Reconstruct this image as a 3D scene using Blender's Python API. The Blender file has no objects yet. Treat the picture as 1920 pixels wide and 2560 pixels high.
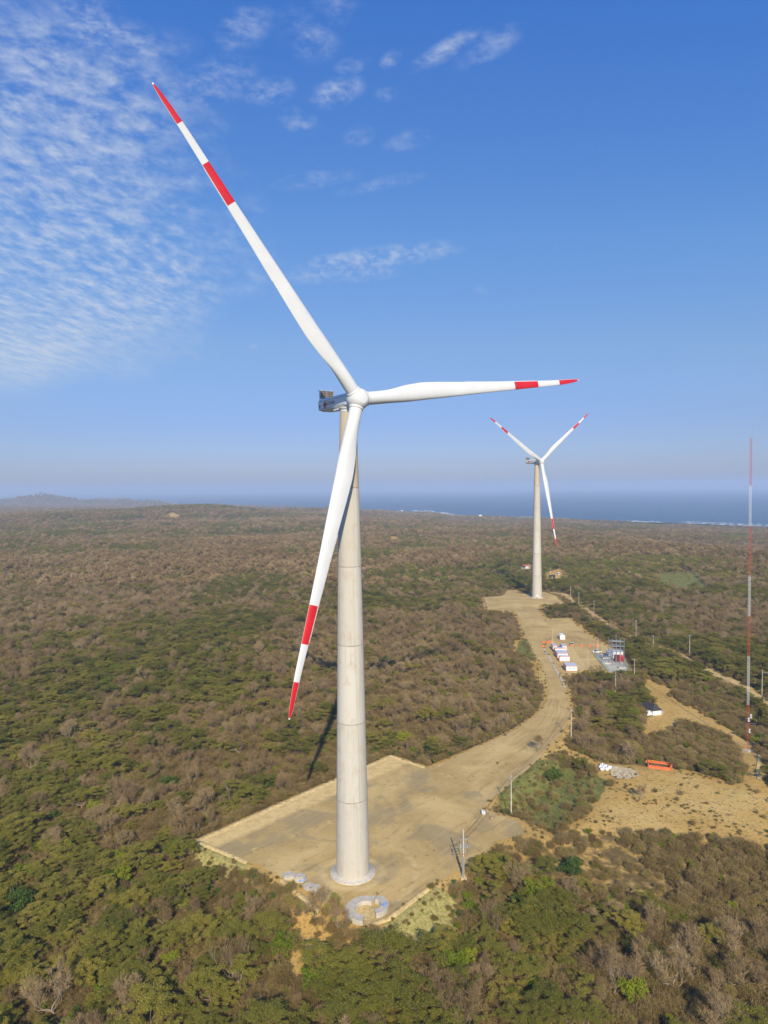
import bpy, bmesh, math, random
import numpy as np
from mathutils import Vector, Matrix
random.seed(7); RNG = np.random.default_rng(11)
R = math.radians
sc = bpy.context.scene
COL = sc.collection

# ------------------------------------------------------------------ camera
F, PITCH, ROLL, CAMH = 1716.0, 0.0357, 0.0086, 100.0
W, H = 1920.0, 2560.0
_fw = Vector((0, math.cos(PITCH), -math.sin(PITCH))); _up = Vector((0, math.sin(PITCH), math.cos(PITCH))); _rt = Vector((1, 0, 0))
RT = _rt*math.cos(ROLL) - _up*math.sin(ROLL); UP = _up*math.cos(ROLL) + _rt*math.sin(ROLL); FW = _fw
CAM = Vector((0, 0, CAMH))
cd = bpy.data.cameras.new('camera'); cam = bpy.data.objects.new('camera', cd); COL.objects.link(cam)
cd.sensor_fit = 'VERTICAL'; cd.sensor_height = 34.6; cd.lens = 34.6*F/H
cd.clip_start = 1; cd.clip_end = 80000
M = Matrix((RT, UP, -FW)).transposed().to_4x4(); M.translation = CAM; cam.matrix_world = M
sc.camera = cam

def ray(u, v):
    return (RT*((u-W/2)/F) - UP*((v-H/2)/F) + FW)
def gp(u, v, z=0.0):                       # photograph point -> point of the ground plane
    d = ray(u, v); k = (z-CAMH)/d.z
    return CAM + d*k
def px(p):
    d = Vector(p)-CAM; w = d.dot(FW)
    return (W/2+F*d.dot(RT)/w, H/2-F*d.dot(UP)/w, w)

# ------------------------------------------------------------------ light
SUN_AZ, SUN_EL = math.pi-0.07, R(32.0)     # shadows run away from the camera, a little to the left
sd_ = Vector((0.07, -1, 0)).normalized()*math.cos(SUN_EL) + Vector((0, 0, math.sin(SUN_EL)))
sl = bpy.data.lights.new('sun', 'SUN'); sl.energy = 4.7; sl.angle = R(0.53); sl.color = (1.0, 0.88, 0.66)
so = bpy.data.objects.new('sun', sl); COL.objects.link(so)
so.rotation_euler = sd_.to_track_quat('Z', 'Y').to_euler(); so.location = (0, -200, 400)
sc.view_settings.view_transform = 'Standard'; sc.view_settings.look = 'None'
sc.view_settings.exposure = 0.2; sc.view_settings.gamma = 1.0
cy = sc.cycles
cy.max_bounces = 6; cy.diffuse_bounces = 2; cy.glossy_bounces = 2; cy.transmission_bounces = 2; cy.volume_bounces = 1
cy.use_denoising = True

# ------------------------------------------------------------------ node helpers
class NT:
    def __init__(s, nt): s.t = nt
    def n(s, typ, ins=None, **kw):
        nd = s.t.nodes.new('ShaderNode'+typ)
        for k, v in kw.items(): setattr(nd, k, v)
        for k, v in (ins or {}).items(): s.set(nd.inputs[k], v)
        return nd
    def set(s, sock, v):
        if isinstance(v, bpy.types.NodeSocket): s.t.links.new(v, sock)
        elif hasattr(v, 'outputs'): s.t.links.new(v.outputs[0], sock)
        else:
            if isinstance(v, tuple) and len(v) == 3 and sock.type == 'RGBA': v = v+(1,)
            sock.default_value = v
    def math(s, op, a, b=0.0, c=0.0, clamp=False):
        nd = s.t.nodes.new('ShaderNodeMath'); nd.operation = op; nd.use_clamp = clamp
        s.set(nd.inputs[0], a); s.set(nd.inputs[1], b); s.set(nd.inputs[2], c)
        return nd.outputs[0]
    def vmath(s, op, a, b=(0, 0, 0)):
        nd = s.t.nodes.new('ShaderNodeVectorMath'); nd.operation = op
        s.set(nd.inputs[0], a); s.set(nd.inputs[1], b)
        return nd.outputs[0]
    def noise(s, vec, scale, detail=4, rough=.55, dist=0.0):
        return s.n('TexNoise', {'Vector': vec, 'Scale': scale, 'Detail': detail, 'Roughness': rough, 'Distortion': dist}).outputs[0]
    def smooth(s, x, a, b, lo=0.0, hi=1.0):
        return s.n('MapRange', {0: x, 1: a, 2: b, 3: lo, 4: hi}, interpolation_type='SMOOTHSTEP').outputs[0]
    def mix(s, f, a, b, blend='MIX'):
        nd = s.t.nodes.new('ShaderNodeMix'); nd.data_type = 'RGBA'; nd.blend_type = blend
        s.set(nd.inputs[0], f); s.set(nd.inputs[6], a); s.set(nd.inputs[7], b)
        return nd.outputs[2]
    def ramp(s, f, stops):
        nd = s.t.nodes.new('ShaderNodeValToRGB'); e = nd.color_ramp.elements
        while len(e) > 1: e.remove(e[-1])
        e[0].position = stops[0][0]; e[0].color = stops[0][1]+(1,)
        for p, c in stops[1:]:
            x = e.new(p); x.color = c+(1,)
        s.set(nd.inputs[0], f)
        return nd.outputs[0]

def new_mat(name):
    m = bpy.data.materials.new(name); m.use_nodes = True
    t = NT(m.node_tree); b = m.node_tree.nodes['Principled BSDF']
    return m, t, b
def simple(name, col, rough=.6, var=.12, scale=1.5, metal=0.0, coord='Object', bump=0.0, spec=.4):
    m, t, b = new_mat(name)
    vec = t.n('TexCoord').outputs[coord]
    n1 = t.noise(vec, scale, 5)
    dark = tuple(c*(1-var) for c in col); lite = tuple(min(1, c*(1+var)) for c in col)
    t.set(b.inputs['Base Color'], t.ramp(n1, [(.3, dark), (.7, lite)]))
    b.inputs['Roughness'].default_value = rough; b.inputs['Metallic'].default_value = metal
    b.inputs['Specular IOR Level'].default_value = spec
    if bump:
        bn = t.n('Bump', {'Strength': bump, 'Distance': .1, 'Height': t.noise(vec, scale*8, 4)})
        t.set(b.inputs['Normal'], bn)
    return m

# ------------------------------------------------------------------ mesh helpers
def mesh_np(name, verts, faces, mats=(), fmat=None, smooth=False):
    me = bpy.data.meshes.new(name)
    verts = np.asarray(verts, dtype=np.float32); faces = np.asarray(faces, dtype=np.int32)
    k = faces.shape[1]
    me.vertices.add(len(verts)); me.vertices.foreach_set('co', verts.ravel())
    me.loops.add(faces.size); me.loops.foreach_set('vertex_index', faces.ravel())
    me.polygons.add(len(faces)); me.polygons.foreach_set('loop_start', np.arange(0, faces.size, k, dtype=np.int32))
    if fmat is not None: me.polygons.foreach_set('material_index', np.asarray(fmat, dtype=np.int32))
    me.polygons.foreach_set('use_smooth', np.full(len(faces), smooth))
    for m in mats: me.materials.append(m)
    me.update(calc_edges=True); me.validate()
    return me

class MB:
    """collects shapes into one mesh"""
    def __init__(s): s.v = []; s.f = []; s.m = []; s.sm = []
    def add(s, vs, fs, m=0, smooth=False):
        o = len(s.v); s.v += [tuple(p) for p in vs]; s.f += [tuple(i+o for i in f) for f in fs]
        s.m += [m]*len(fs); s.sm += [smooth]*len(fs); return s
    def box(s, c, d, m=0, rot=None, bev=0.0, taper=1.0):
        x, y, z = (q/2 for q in d); vs = []
        if bev > 0:
            b = min(bev, x*.9, y*.9, z*.9)
            bm = bmesh.new(); bmesh.ops.create_cube(bm, size=1)
            for q in bm.verts: q.co = Vector((q.co.x*d[0], q.co.y*d[1], q.co.z*d[2]))
            bmesh.ops.bevel(bm, geom=bm.edges[:], offset=b, segments=2, affect='EDGES', profile=.5)
            bm.verts.index_update(); vs = [q.co.copy() for q in bm.verts]; fs = [[q.index for q in f.verts] for f in bm.faces]; bm.free()
        else:
            vs = [Vector((a*x*(taper if k > 0 else 1), b*y*(taper if k > 0 else 1), k*z)) for k in (-1, 1) for a, b in ((-1, -1), (1, -1), (1, 1), (-1, 1))]
            fs = [(3, 2, 1, 0), (4, 5, 6, 7), (0, 1, 5, 4), (1, 2, 6, 5), (2, 3, 7, 6), (3, 0, 4, 7)]
        if rot is not None: vs = [rot @ p for p in vs]
        return s.add([p+Vector(c) for p in vs], fs, m)
    def tube(s, pts, rs, seg=6, m=0, cap=True, smooth=True):
        pts = [Vector(p) for p in pts]
        if not hasattr(rs, '__len__'): rs = [rs]*len(pts)
        vs = []; n = len(pts)
        for i, p in enumerate(pts):
            d = (pts[min(i+1, n-1)]-pts[max(i-1, 0)]).normalized()
            a = d.cross(Vector((0, 0, 1)) if abs(d.z) < .9 else Vector((1, 0, 0))).normalized(); b = d.cross(a)
            for k in range(seg):
                t = 2*math.pi*k/seg; vs.append(p+(a*math.cos(t)+b*math.sin(t))*rs[i])
        fs = [(i*seg+k, i*seg+(k+1) % seg, (i+1)*seg+(k+1) % seg, (i+1)*seg+k) for i in range(n-1) for k in range(seg)]
        s.add(vs, fs, m, smooth)
        if cap: s.add(vs[:seg], [tuple(range(seg))[::-1]], m); s.add(vs[-seg:], [tuple(range(seg))], m)
        return s
    def lathe(s, prof, seg=24, m=0, smooth=True, mtx=None):
        vs = []; fs = []
        for r, z in prof:
            for k in range(seg):
                t = 2*math.pi*k/seg; p = Vector((r*math.cos(t), r*math.sin(t), z)); vs.append(mtx @ p if mtx else p)
        for i in range(len(prof)-1):
            for k in range(seg): fs.append((i*seg+k, i*seg+(k+1) % seg, (i+1)*seg+(k+1) % seg, (i+1)*seg+k))
        s.add(vs, fs, m, smooth)
        s.add(vs[:seg], [tuple(range(seg))[::-1]], m); s.add(vs[-seg:], [tuple(range(seg))], m)
        return s
    def prism(s, poly, z0, z1, m=0, mside=None):
        n = len(poly); vs = [(p[0], p[1], z0) for p in poly]+[(p[0], p[1], z1) for p in poly]
        a = sum(poly[i][0]*poly[(i+1) % n][1]-poly[(i+1) % n][0]*poly[i][1] for i in range(n))
        fs = [tuple(range(n, 2*n)), tuple(range(n))[::-1]]; sd = [(i, (i+1) % n, (i+1) % n+n, i+n) for i in range(n)]
        if a < 0: fs = [f[::-1] for f in fs]; sd = [f[::-1] for f in sd]
        s.add(vs, fs, m); s.add(vs, sd, m if mside is None else mside); return s
    def mesh(s, name, mats):
        me = bpy.data.meshes.new(name); me.from_pydata(s.v, [], s.f)
        me.polygons.foreach_set('material_index', s.m); me.polygons.foreach_set('use_smooth', s.sm)
        for m in (mats if isinstance(mats, (list, tuple)) else [mats]): me.materials.append(m)
        me.update(); return me
    def build(s, name, mats, parent=None, loc=(0, 0, 0), rz=0.0):
        return put(name, s.mesh(name, mats), parent, loc, rz)
def put(name, me, parent=None, loc=(0, 0, 0), rz=0.0):
    o = bpy.data.objects.new(name, me); COL.objects.link(o)
    o.location = loc; o.rotation_euler = (0, 0, rz)
    if parent: o.parent = parent
    return o
def tag(o, label, cat, group=None, kind=None):
    o['label'] = label; o['category'] = cat
    if group: o['group'] = group
    if kind: o['kind'] = kind
    return o
def thing(name, label, cat, loc=(0, 0, 0), rz=0.0, group=None):
    return tag(put(name, None, None, loc, rz), label, cat, group)
def copy_tree(o, parent=None):
    c = o.copy(); COL.objects.link(c)
    if parent: c.parent = parent
    for ch in list(o.children): copy_tree(ch, c)
    return c
def struct(name, me, label):
    o = put(name, me); o['kind'] = 'structure'; o['label'] = label; o['category'] = name.replace('_', ' '); return o

# ------------------------------------------------------------------ noise and polygons (numpy)
def vnoise(x, y, scale, seed):
    x = np.asarray(x, float)/scale+seed*17.3; y = np.asarray(y, float)/scale-seed*9.1
    xi = np.floor(x); yi = np.floor(y); fx = x-xi; fy = y-yi
    fx = fx*fx*(3-2*fx); fy = fy*fy*(3-2*fy)
    def h(a, b):
        s = np.sin(a*127.1+b*311.7+seed*74.7)*43758.5453
        return s-np.floor(s)
    return (h(xi, yi)*(1-fx)+h(xi+1, yi)*fx)*(1-fy)+(h(xi, yi+1)*(1-fx)+h(xi+1, yi+1)*fx)*fy
def fbm(x, y, scale, seed, n=4):
    v = 0; a = .5; t = 0
    for i in range(n): v = v+a*vnoise(x, y, scale/2**i, seed+i); t += a; a *= .5
    return v/t
def sstep(x, a, b):
    t = np.clip((x-a)/(b-a), 0, 1); return t*t*(3-2*t)
def sdist(x, y, poly):                    # signed distance, negative inside
    x = np.asarray(x, float); y = np.asarray(y, float)
    d = np.full(x.shape, 1e18); ins = np.zeros(x.shape, bool); n = len(poly)
    for i in range(n):
        ax, ay = poly[i][:2]; bx, by = poly[(i+1) % n][:2]
        ex, ey = bx-ax, by-ay; L = ex*ex+ey*ey+1e-12
        t = np.clip(((x-ax)*ex+(y-ay)*ey)/L, 0, 1)
        d = np.minimum(d, (x-ax-t*ex)**2+(y-ay-t*ey)**2)
        c = ((ay > y) != (by > y)) & (x < (bx-ax)*(y-ay)/(by-ay+1e-12)+ax)
        ins ^= c
    d = np.sqrt(d); return np.where(ins, -d, d)
def G(pts, z=0.0): return [tuple(gp(u, v, z)) for u, v in pts]
def C3(pts): return [(1180+x/4.366, 1420+y/4.366) for x, y in pts]
def C4(pts): return [(1340+x/5.53, 1560+y/5.53) for x, y in pts]
def C5(pts): return [(1400+x/3.19, 1680+y/3.19) for x, y in pts]
def C8(pts): return [(1500+x/3.95, 1440+y/3.95) for x, y in pts]
def strip_poly(center, w):
    c = [Vector(p[:2]) for p in center]; l = []; r = []
    for i, p in enumerate(c):
        d = (c[min(i+1, len(c)-1)]-c[max(i-1, 0)]).normalized(); n = Vector((-d.y, d.x))
        l.append(p+n*w/2); r.append(p-n*w/2)
    return [tuple(p) for p in l]+[tuple(p) for p in r[::-1]]

PAD = G([(492, 2103), (740, 1993), (978, 1890), (1070, 1921), (1187, 1872), (1279, 1831), (1350, 1893), (1290, 1945), (1225, 2005),
         (1203, 2022), (1240, 2037), (1290, 2050), (1322, 2085), (1262, 2100), (1225, 2112), (1205, 2140), (1140, 2178), (1080, 2216), (972, 2297), (915, 2318), (740, 2210), (620, 2157)])
ROADP = [((1120, 1907), (1225, 2005)), ((1187, 1872), (1290, 1945)), ((1279, 1830), (1350, 1893)), ((1330, 1799), (1405, 1830)), ((1357, 1772), (1425, 1788)),
         ((1371, 1742), (1416, 1740)), ((1372, 1718), (1410, 1718)), ((1357, 1668), (1393, 1683)), ((1340, 1640), (1376, 1650)),
         ((1317, 1594), (1356, 1612)), ((1303, 1557), (1345, 1575)), ((1289, 1528), (1333, 1545)), ((1277, 1508), (1318, 1520)), ((1270, 1490), (1300, 1497))]
ROAD = G([a for a, b in ROADP]+[b for a, b in ROADP[::-1]])
PAD2 = G([(1209, 1493), (1258, 1490), (1268, 1482), (1275, 1475), (1290, 1476), (1304, 1486), (1358, 1480), (1387, 1489), (1410, 1513), (1352, 1515),
          (1350, 1530), (1362, 1546), (1373, 1562), (1376, 1600), (1352, 1612), (1330, 1560), (1290, 1530), (1240, 1530), (1219, 1524)])
YARD = G([(1363, 1548), (1420, 1545), (1466, 1585), (1519, 1617), (1545, 1636), (1573, 1680), (1524, 1682), (1398, 1684), (1359, 1621), (1374, 1600)])
TRACKC = G(C3([(880, 262), (1010, 280), (1110, 370), (1250, 440)]))+G(C8([(30, 440), (140, 510), (355, 610), (500, 665), (780, 760), (900, 830), (1010, 880), (1130, 950), (1300, 1010), (1480, 1100), (1590, 1175), (1760, 1290)]))
TRACK = strip_poly(TRACKC, 4.5)
TRAIL = G(C5([(700, 40), (830, 95), (850, 160), (960, 215), (1210, 340), (1440, 465), (1600, 620), (1600, 880), (1480, 860), (1510, 690), (1420, 520), (1250, 415), (1000, 345), (830, 372), (760, 420), (690, 470), (660, 400), (720, 345), (820, 290), (730, 150), (690, 100)]))
FIELD = G(C5([(-60, 520), (180, 640), (420, 715), (700, 735), (900, 745), (1100, 770), (1400, 880), (1480, 800), (1530, 690), (1600, 700), (1700, 880), (1760, 1150)])+[(1960, 2110), (1800, 2090), (1700, 2078), (1560, 2068), (1480, 2060), (1380, 2090), (1330, 2090), (1325, 2060), (1390, 2075), (1450, 2040), (1490, 2005)]+C5([(330, 900), (420, 870), (330, 760), (200, 700), (20, 640), (-60, 610)]))
SCRUBGAP = G([(700, 2290), (760, 2260), (800, 2310), (850, 2345), (800, 2365), (760, 2440), (720, 2470), (700, 2400), (735, 2340)])
BANK = G([(972, 2297), (1080, 2216), (1150, 2240), (1140, 2285), (1095, 2325), (1020, 2345), (960, 2330)])
BANK2 = G([(465, 2095), (492, 2103), (620, 2157), (600, 2180), (520, 2160), (468, 2125)])
GREENS = [G([(1220, 1880), (1330, 1900), (1400, 1895), (1440, 1915), (1520, 1940), (1500, 1985), (1440, 2010), (1400, 2060), (1330, 2050), (1250, 2010)]),
          G([(1640, 1440), (1740, 1435), (1765, 1470), (1700, 1480), (1650, 1462)]),
          G(C3([(520, 780), (590, 770), (700, 1000), (600, 1010), (480, 900)]))]
BRUSH = [G(C5([(830, 90), (1150, 60), (1330, 60), (1480, 230), (1659, 330), (1659, 470), (1430, 440), (1180, 300), (950, 190)])),
         G(C5([(720, 470), (1000, 370), (1330, 420), (1480, 560), (1440, 830), (1100, 760), (720, 700)]))]
LOWB = G([(1240, 2135), (1330, 2105), (1480, 2085), (1700, 2100), (1950, 2120), (1980, 2330), (1800, 2360), (1650, 2290), (1500, 2240), (1330, 2200)], -3.0)
BRUSH.append(LOWB)
FLAT = [PAD, ROAD, PAD2, YARD]
CLEAR = [PAD, ROAD, PAD2, YARD, TRAIL, FIELD, SCRUBGAP, TRACK,
         G(C3([(860, 550), (1050, 545), (1240, 540), (1400, 640), (1520, 740), (1480, 860), (1300, 750)])),
         G([(1370, 1435), (1400, 1425), (1420, 1440), (1390, 1458), (1368, 1455)]),
         G(C3([(440, 800), (600, 740), (860, 1300), (700, 1180), (600, 1000), (460, 900)]))]
FARSAND = [G([(u+w*math.cos(k*.5236)*(1+.25*math.sin(k*2.1+u)), v+hh*math.sin(k*.5236)*(1+.2*math.cos(k*1.7+u))) for k in range(12)], zz) for u, v, w, hh, zz in
           ((985, 1344, 12, 5, -5), (1545, 1402, 20, 5, 0), (1625, 1344, 24, 4, -15), (1750, 1414, 12, 2.5, 0), (690, 1370, 16, 3, -2), (664, 1316, 10, 3, -8),
            (430, 1300, 20, 4, 0), (560, 1337, 30, 2.5, -2), (368, 1312, 9, 3, 0), (1707, 1308, 22, 3, -45), (1390, 1290, 20, 2, -55))]

SEA_Z = -70.0
_ST = [-1.6, -.75, -.6, -.3, -.05, .03, .068, .10, .25, .33, .45, .56, .8, 1.6]
_SY = [9500, 9500, 9000, 7200, 5600, 4900, 4700, 4150, 3650, 3300, 3000, 2740, 2400, 2000]
def yshore(t): return np.interp(t, _ST, _SY)
HILLS = [(20, 1080, 300), (95, 1069, 260), (130, 1076, 300), (175, 1083, 300), (215, 1079, 240), (262, 1081, 300), (296, 1083, 260), (332, 1081, 240), (364, 1086, 150), (60, 1074, 260), (-80, 1084, 400), (-200, 1078, 400)]
def terrain(x, y):
    x = np.asarray(x, float); y = np.asarray(y, float)
    yy = np.maximum(y, 1.0); s = yy/yshore(x/yy)
    z = -3.2+2.2*sstep(y, 230, 420)
    b = sstep(y, 420, 1300)
    fade = 1-sstep(s, .7, .86)
    z = z+b*fade*((fbm(x, y, 420, 3)-.5)*34+(fbm(x, y, 110, 5)-.5)*9)
    z = z-(67+2*sstep(s, .8, .9))*np.clip((s-.28)/.58, 0, 1)**1.12
    z = np.where(s > 1, np.maximum(SEA_Z-4, SEA_Z-(s-1)*120), z)
    z = z+38*np.exp(-((x+690)/300)**2-((y-2650)/330)**2)+22*np.exp(-((x+300)/330)**2-((y-3300)/350)**2)+20*np.exp(-((x+1150)/300)**2-((y-2500)/350)**2)
    for dx, dy, sg in HILLS:
        u = dx*1.1574; yk = 7000.; xk = (u-960)/1716*yk
        yh = 1217+(960-u)*.0086
        top = 100-(dy*1.1574-yh)*yk/1716
        z = np.maximum(z, (top+90)*np.exp(-((x-xk)/sg)**2-((y-yk)/500)**2)*(.9+.2*fbm(x, y, 160, 8))-90)
    d = np.full(x.shape, 1e9)
    near = y < 1200
    for p in FLAT: d = np.where(near, np.minimum(d, sdist(x, y, p)), d)
    k = sstep(d, 1.0, 9.0)
    k2 = sstep(np.where(near, sdist(x, y, FIELD), 1e9), -6, 18)
    z = np.where(k2 < 1, z*k2+(-1.2)*(1-k2), z)
    return np.where(d < 1e8, -.14*(1-k)+z*k, z)
def tz(x, y): return float(terrain(np.array([x]), np.array([y]))[0])
def gt(u, v):                              # photograph point -> point on the terrain
    z = 0.0
    for _ in range(6):
        p = gp(u, v, z); z = tz(p.x, p.y)
    p = gp(u, v, z); p.z = z; return p
# ------------------------------------------------------------------ sky with thin cloud
wd = bpy.data.worlds.new('World'); sc.world = wd; wd.use_nodes = True
wt = NT(wd.node_tree); bg = wd.node_tree.nodes['Background']
sky = wt.n('TexSky', sky_type='NISHITA', sun_disc=False, sun_elevation=SUN_EL, sun_rotation=SUN_AZ, altitude=60, air_density=1.0, dust_density=.35, ozone_density=3.5)
hsv = wt.n('HueSaturation', {'Hue': .507, 'Saturation': 1.12, 'Value': 1.0, 'Color': sky})
dirv = wt.n('TexCoord').outputs['Generated']
sep = wt.n('SeparateXYZ', {0: dirv}); X, Y, Z = sep.outputs
Yc = wt.math('MAXIMUM', Y, .05); A = wt.math('DIVIDE', X, Yc); E_ = wt.math('DIVIDE', Z, Yc); Ec = wt.math('MAXIMUM', E_, .03)
plane = wt.n('CombineXYZ', {0: wt.math('DIVIDE', A, Ec), 1: wt.math('DIVIDE', 1.0, Ec), 2: 0.0}).outputs[0]
ang = wt.n('CombineXYZ', {0: A, 1: E_, 2: 0.0}).outputs[0]
big = wt.noise(plane, 1.7, 4, .6); logp = wt.n('CombineXYZ', {0: wt.math('DIVIDE', A, Ec), 1: wt.math('MULTIPLY', wt.math('LOGARITHM', Ec, math.e), 1.5), 2: 0.0}).outputs[0]
cell = wt.noise(logp, 12.5, 7, .58, .1); fine = wt.noise(logp, 30.0, 5, .6, .3)
edge = wt.noise(ang, 9.0, 4, .6)
fc = wt.n('FloatCurve', {1: wt.math('MULTIPLY', E_, 1.0, clamp=True)}); cv = fc.mapping.curves[0]
for i, (ex, am) in enumerate([(0.0, .0), (.10, .02), (.14, .14), (.17, .24), (.21, .29), (.26, .37), (.30, .42), (.36, .39), (.45, .36), (.53, .37), (.58, .34), (.64, .30), (.70, .18), (1.0, .1)]):
    if i < 2: cv.points[i].location = ((ex, am) if i == 0 else (ex, am))
    else: cv.points.new(ex, am)
fc.mapping.update()
bound = wt.math('SUBTRACT', fc.outputs[0], .60)                     # right edge of the cloud field as a function of height
q = wt.math('ADD', wt.math('SUBTRACT', bound, A), wt.math('MULTIPLY', wt.math('SUBTRACT', edge, .5), .34))
field = wt.smooth(q, -.05, .15)
field = wt.math('MULTIPLY', field, wt.smooth(E_, .11, .20))
field = wt.math('MULTIPLY', field, wt.smooth(E_, .76, .62))
tex = wt.math('ADD', wt.math('MULTIPLY', cell, .72), wt.math('ADD', wt.math('MULTIPLY', fine, .22), wt.math('MULTIPLY', big, .18)))
low = wt.smooth(E_, .30, .16)                                       # the rows far off close up into a veil
den = wt.smooth(tex, wt.math('SUBTRACT', .41, wt.math('MULTIPLY', low, .15)), .80)
cloud = wt.math('MULTIPLY', field, wt.math('ADD', den, wt.math('MULTIPLY', low, .12)))
cloud = wt.math('MULTIPLY', cloud, .78)
def wisp(cloud, u, v, hw, hh, rot, st):
    a0 = (u-960)/1716; e0 = (1217-v)/1716; c, s = math.cos(rot), math.sin(rot)
    da = wt.math('SUBTRACT', A, a0); de = wt.math('SUBTRACT', E_, e0)
    p = wt.math('DIVIDE', wt.math('ADD', wt.math('MULTIPLY', da, c), wt.math('MULTIPLY', de, s)), hw/1716)
    r = wt.math('DIVIDE', wt.math('SUBTRACT', wt.math('MULTIPLY', de, c), wt.math('MULTIPLY', da, s)), hh/1716)
    d = wt.math('ADD', wt.math('MULTIPLY', p, p), wt.math('MULTIPLY', r, r))
    d = wt.math('ADD', d, wt.math('MULTIPLY', wt.math('SUBTRACT', edge, .5), 1.6))
    k = wt.math('MULTIPLY', wt.smooth(d, 1.6, -.35), wt.smooth(wt.math('ADD', wt.math('MULTIPLY', cell, .65), wt.math('MULTIPLY', fine, .45)), .42, .80))
    return wt.math('MAXIMUM', cloud, wt.math('MULTIPLY', k, st))
for w in [(260, 90, 120, 70, -.4, .8), (350, 130, 110, 60, -.5, .6), (630, 95, 75, 50, .4, .5), (780, 110, 80, 60, -.6, .45), (850, 45, 60, 45, .5, .4), (1120, 150, 90, 26, .5, .85), (1220, 145, 90, 36, .45, .5), (985, 172, 30, 18, .6, .5),
          (850, 250, 70, 34, .3, .75), (690, 245, 60, 34, .2, .6), (545, 230, 110, 60, .4, .55), (760, 315, 50, 30, -.3, .5), (905, 350, 40, 28, .3, .4), (975, 255, 30, 18, .1, .4), (1030, 365, 60, 25, .2, .35), (890, 185, 45, 20, .2, .4),
          (950, 650, 210, 28, .12, .75), (850, 690, 160, 22, .04, .55), (800, 460, 110, 22, .1, .38), (960, 470, 110, 16, .2, .35), (640, 865, 12, 6, 0, .4), (470, 850, 70, 16, .1, .4), (1205, 730, 18, 9, 0, .3)]:
    cloud = wisp(cloud, *w)
cloud = wt.math('MULTIPLY', cloud, wt.smooth(Y, .05, .2))
tint = wt.ramp(wt.math('MULTIPLY', E_, 1.25, clamp=True), [(0.0, (.205, .225, .385)), (.12, (.275, .285, .395)), (.25, (.42, .41, .43)), (.45, (.46, .53, .57)), (.85, (.36, .58, .78))])
air = wt.mix(1.0, wt.mix(1.0, hsv.outputs[0], tint, 'MULTIPLY'), (1.42, 1.42, 1.42), 'MULTIPLY')
colr = wt.mix(cloud, air, (3.5, 3.9, 4.6))
wt.set(bg.inputs['Color'], colr); bg.inputs['Strength'].default_value = .15

# ------------------------------------------------------------------ materials
def ground_material():
    m, t, b = new_mat('dry_ground'); P = t.n('NewGeometry').outputs['Position']
    clear = t.n('Attribute', attribute_name='clear').outputs['Fac']; green = t.n('Attribute', attribute_name='green').outputs['Fac']
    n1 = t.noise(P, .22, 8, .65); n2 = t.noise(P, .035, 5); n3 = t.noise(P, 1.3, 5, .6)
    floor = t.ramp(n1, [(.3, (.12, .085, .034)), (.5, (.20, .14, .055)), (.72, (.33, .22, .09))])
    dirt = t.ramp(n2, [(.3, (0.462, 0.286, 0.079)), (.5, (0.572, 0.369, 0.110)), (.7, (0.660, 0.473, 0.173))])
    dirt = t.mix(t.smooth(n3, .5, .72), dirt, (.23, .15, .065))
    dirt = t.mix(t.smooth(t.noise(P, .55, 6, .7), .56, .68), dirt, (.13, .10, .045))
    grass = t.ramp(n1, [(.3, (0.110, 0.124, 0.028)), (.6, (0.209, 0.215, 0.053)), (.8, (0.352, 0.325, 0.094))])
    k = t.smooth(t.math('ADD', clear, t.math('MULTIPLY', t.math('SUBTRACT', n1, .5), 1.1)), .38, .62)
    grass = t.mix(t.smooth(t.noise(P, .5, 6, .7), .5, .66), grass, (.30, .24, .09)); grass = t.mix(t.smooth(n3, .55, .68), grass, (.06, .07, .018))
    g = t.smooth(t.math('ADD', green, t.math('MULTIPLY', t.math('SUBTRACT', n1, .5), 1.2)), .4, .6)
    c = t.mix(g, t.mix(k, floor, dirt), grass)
    sw = t.smooth(t.math('ADD', t.n('Attribute', attribute_name='straw').outputs['Fac'], t.math('MULTIPLY', t.math('SUBTRACT', n1, .5), .9)), .35, .6)
    c = t.mix(sw, c, t.ramp(n3, [(.3, (.17, .165, .04)), (.48, (.36, .31, .10)), (.7, (.50, .41, .16))]))
    t.set(b.inputs['Base Color'], c); b.inputs['Roughness'].default_value = .95; b.inputs['Specular IOR Level'].default_value = .1
    t.set(b.inputs['Normal'], t.n('Bump', {'Strength': .6, 'Distance': .4, 'Height': n3}))
    return m
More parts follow.
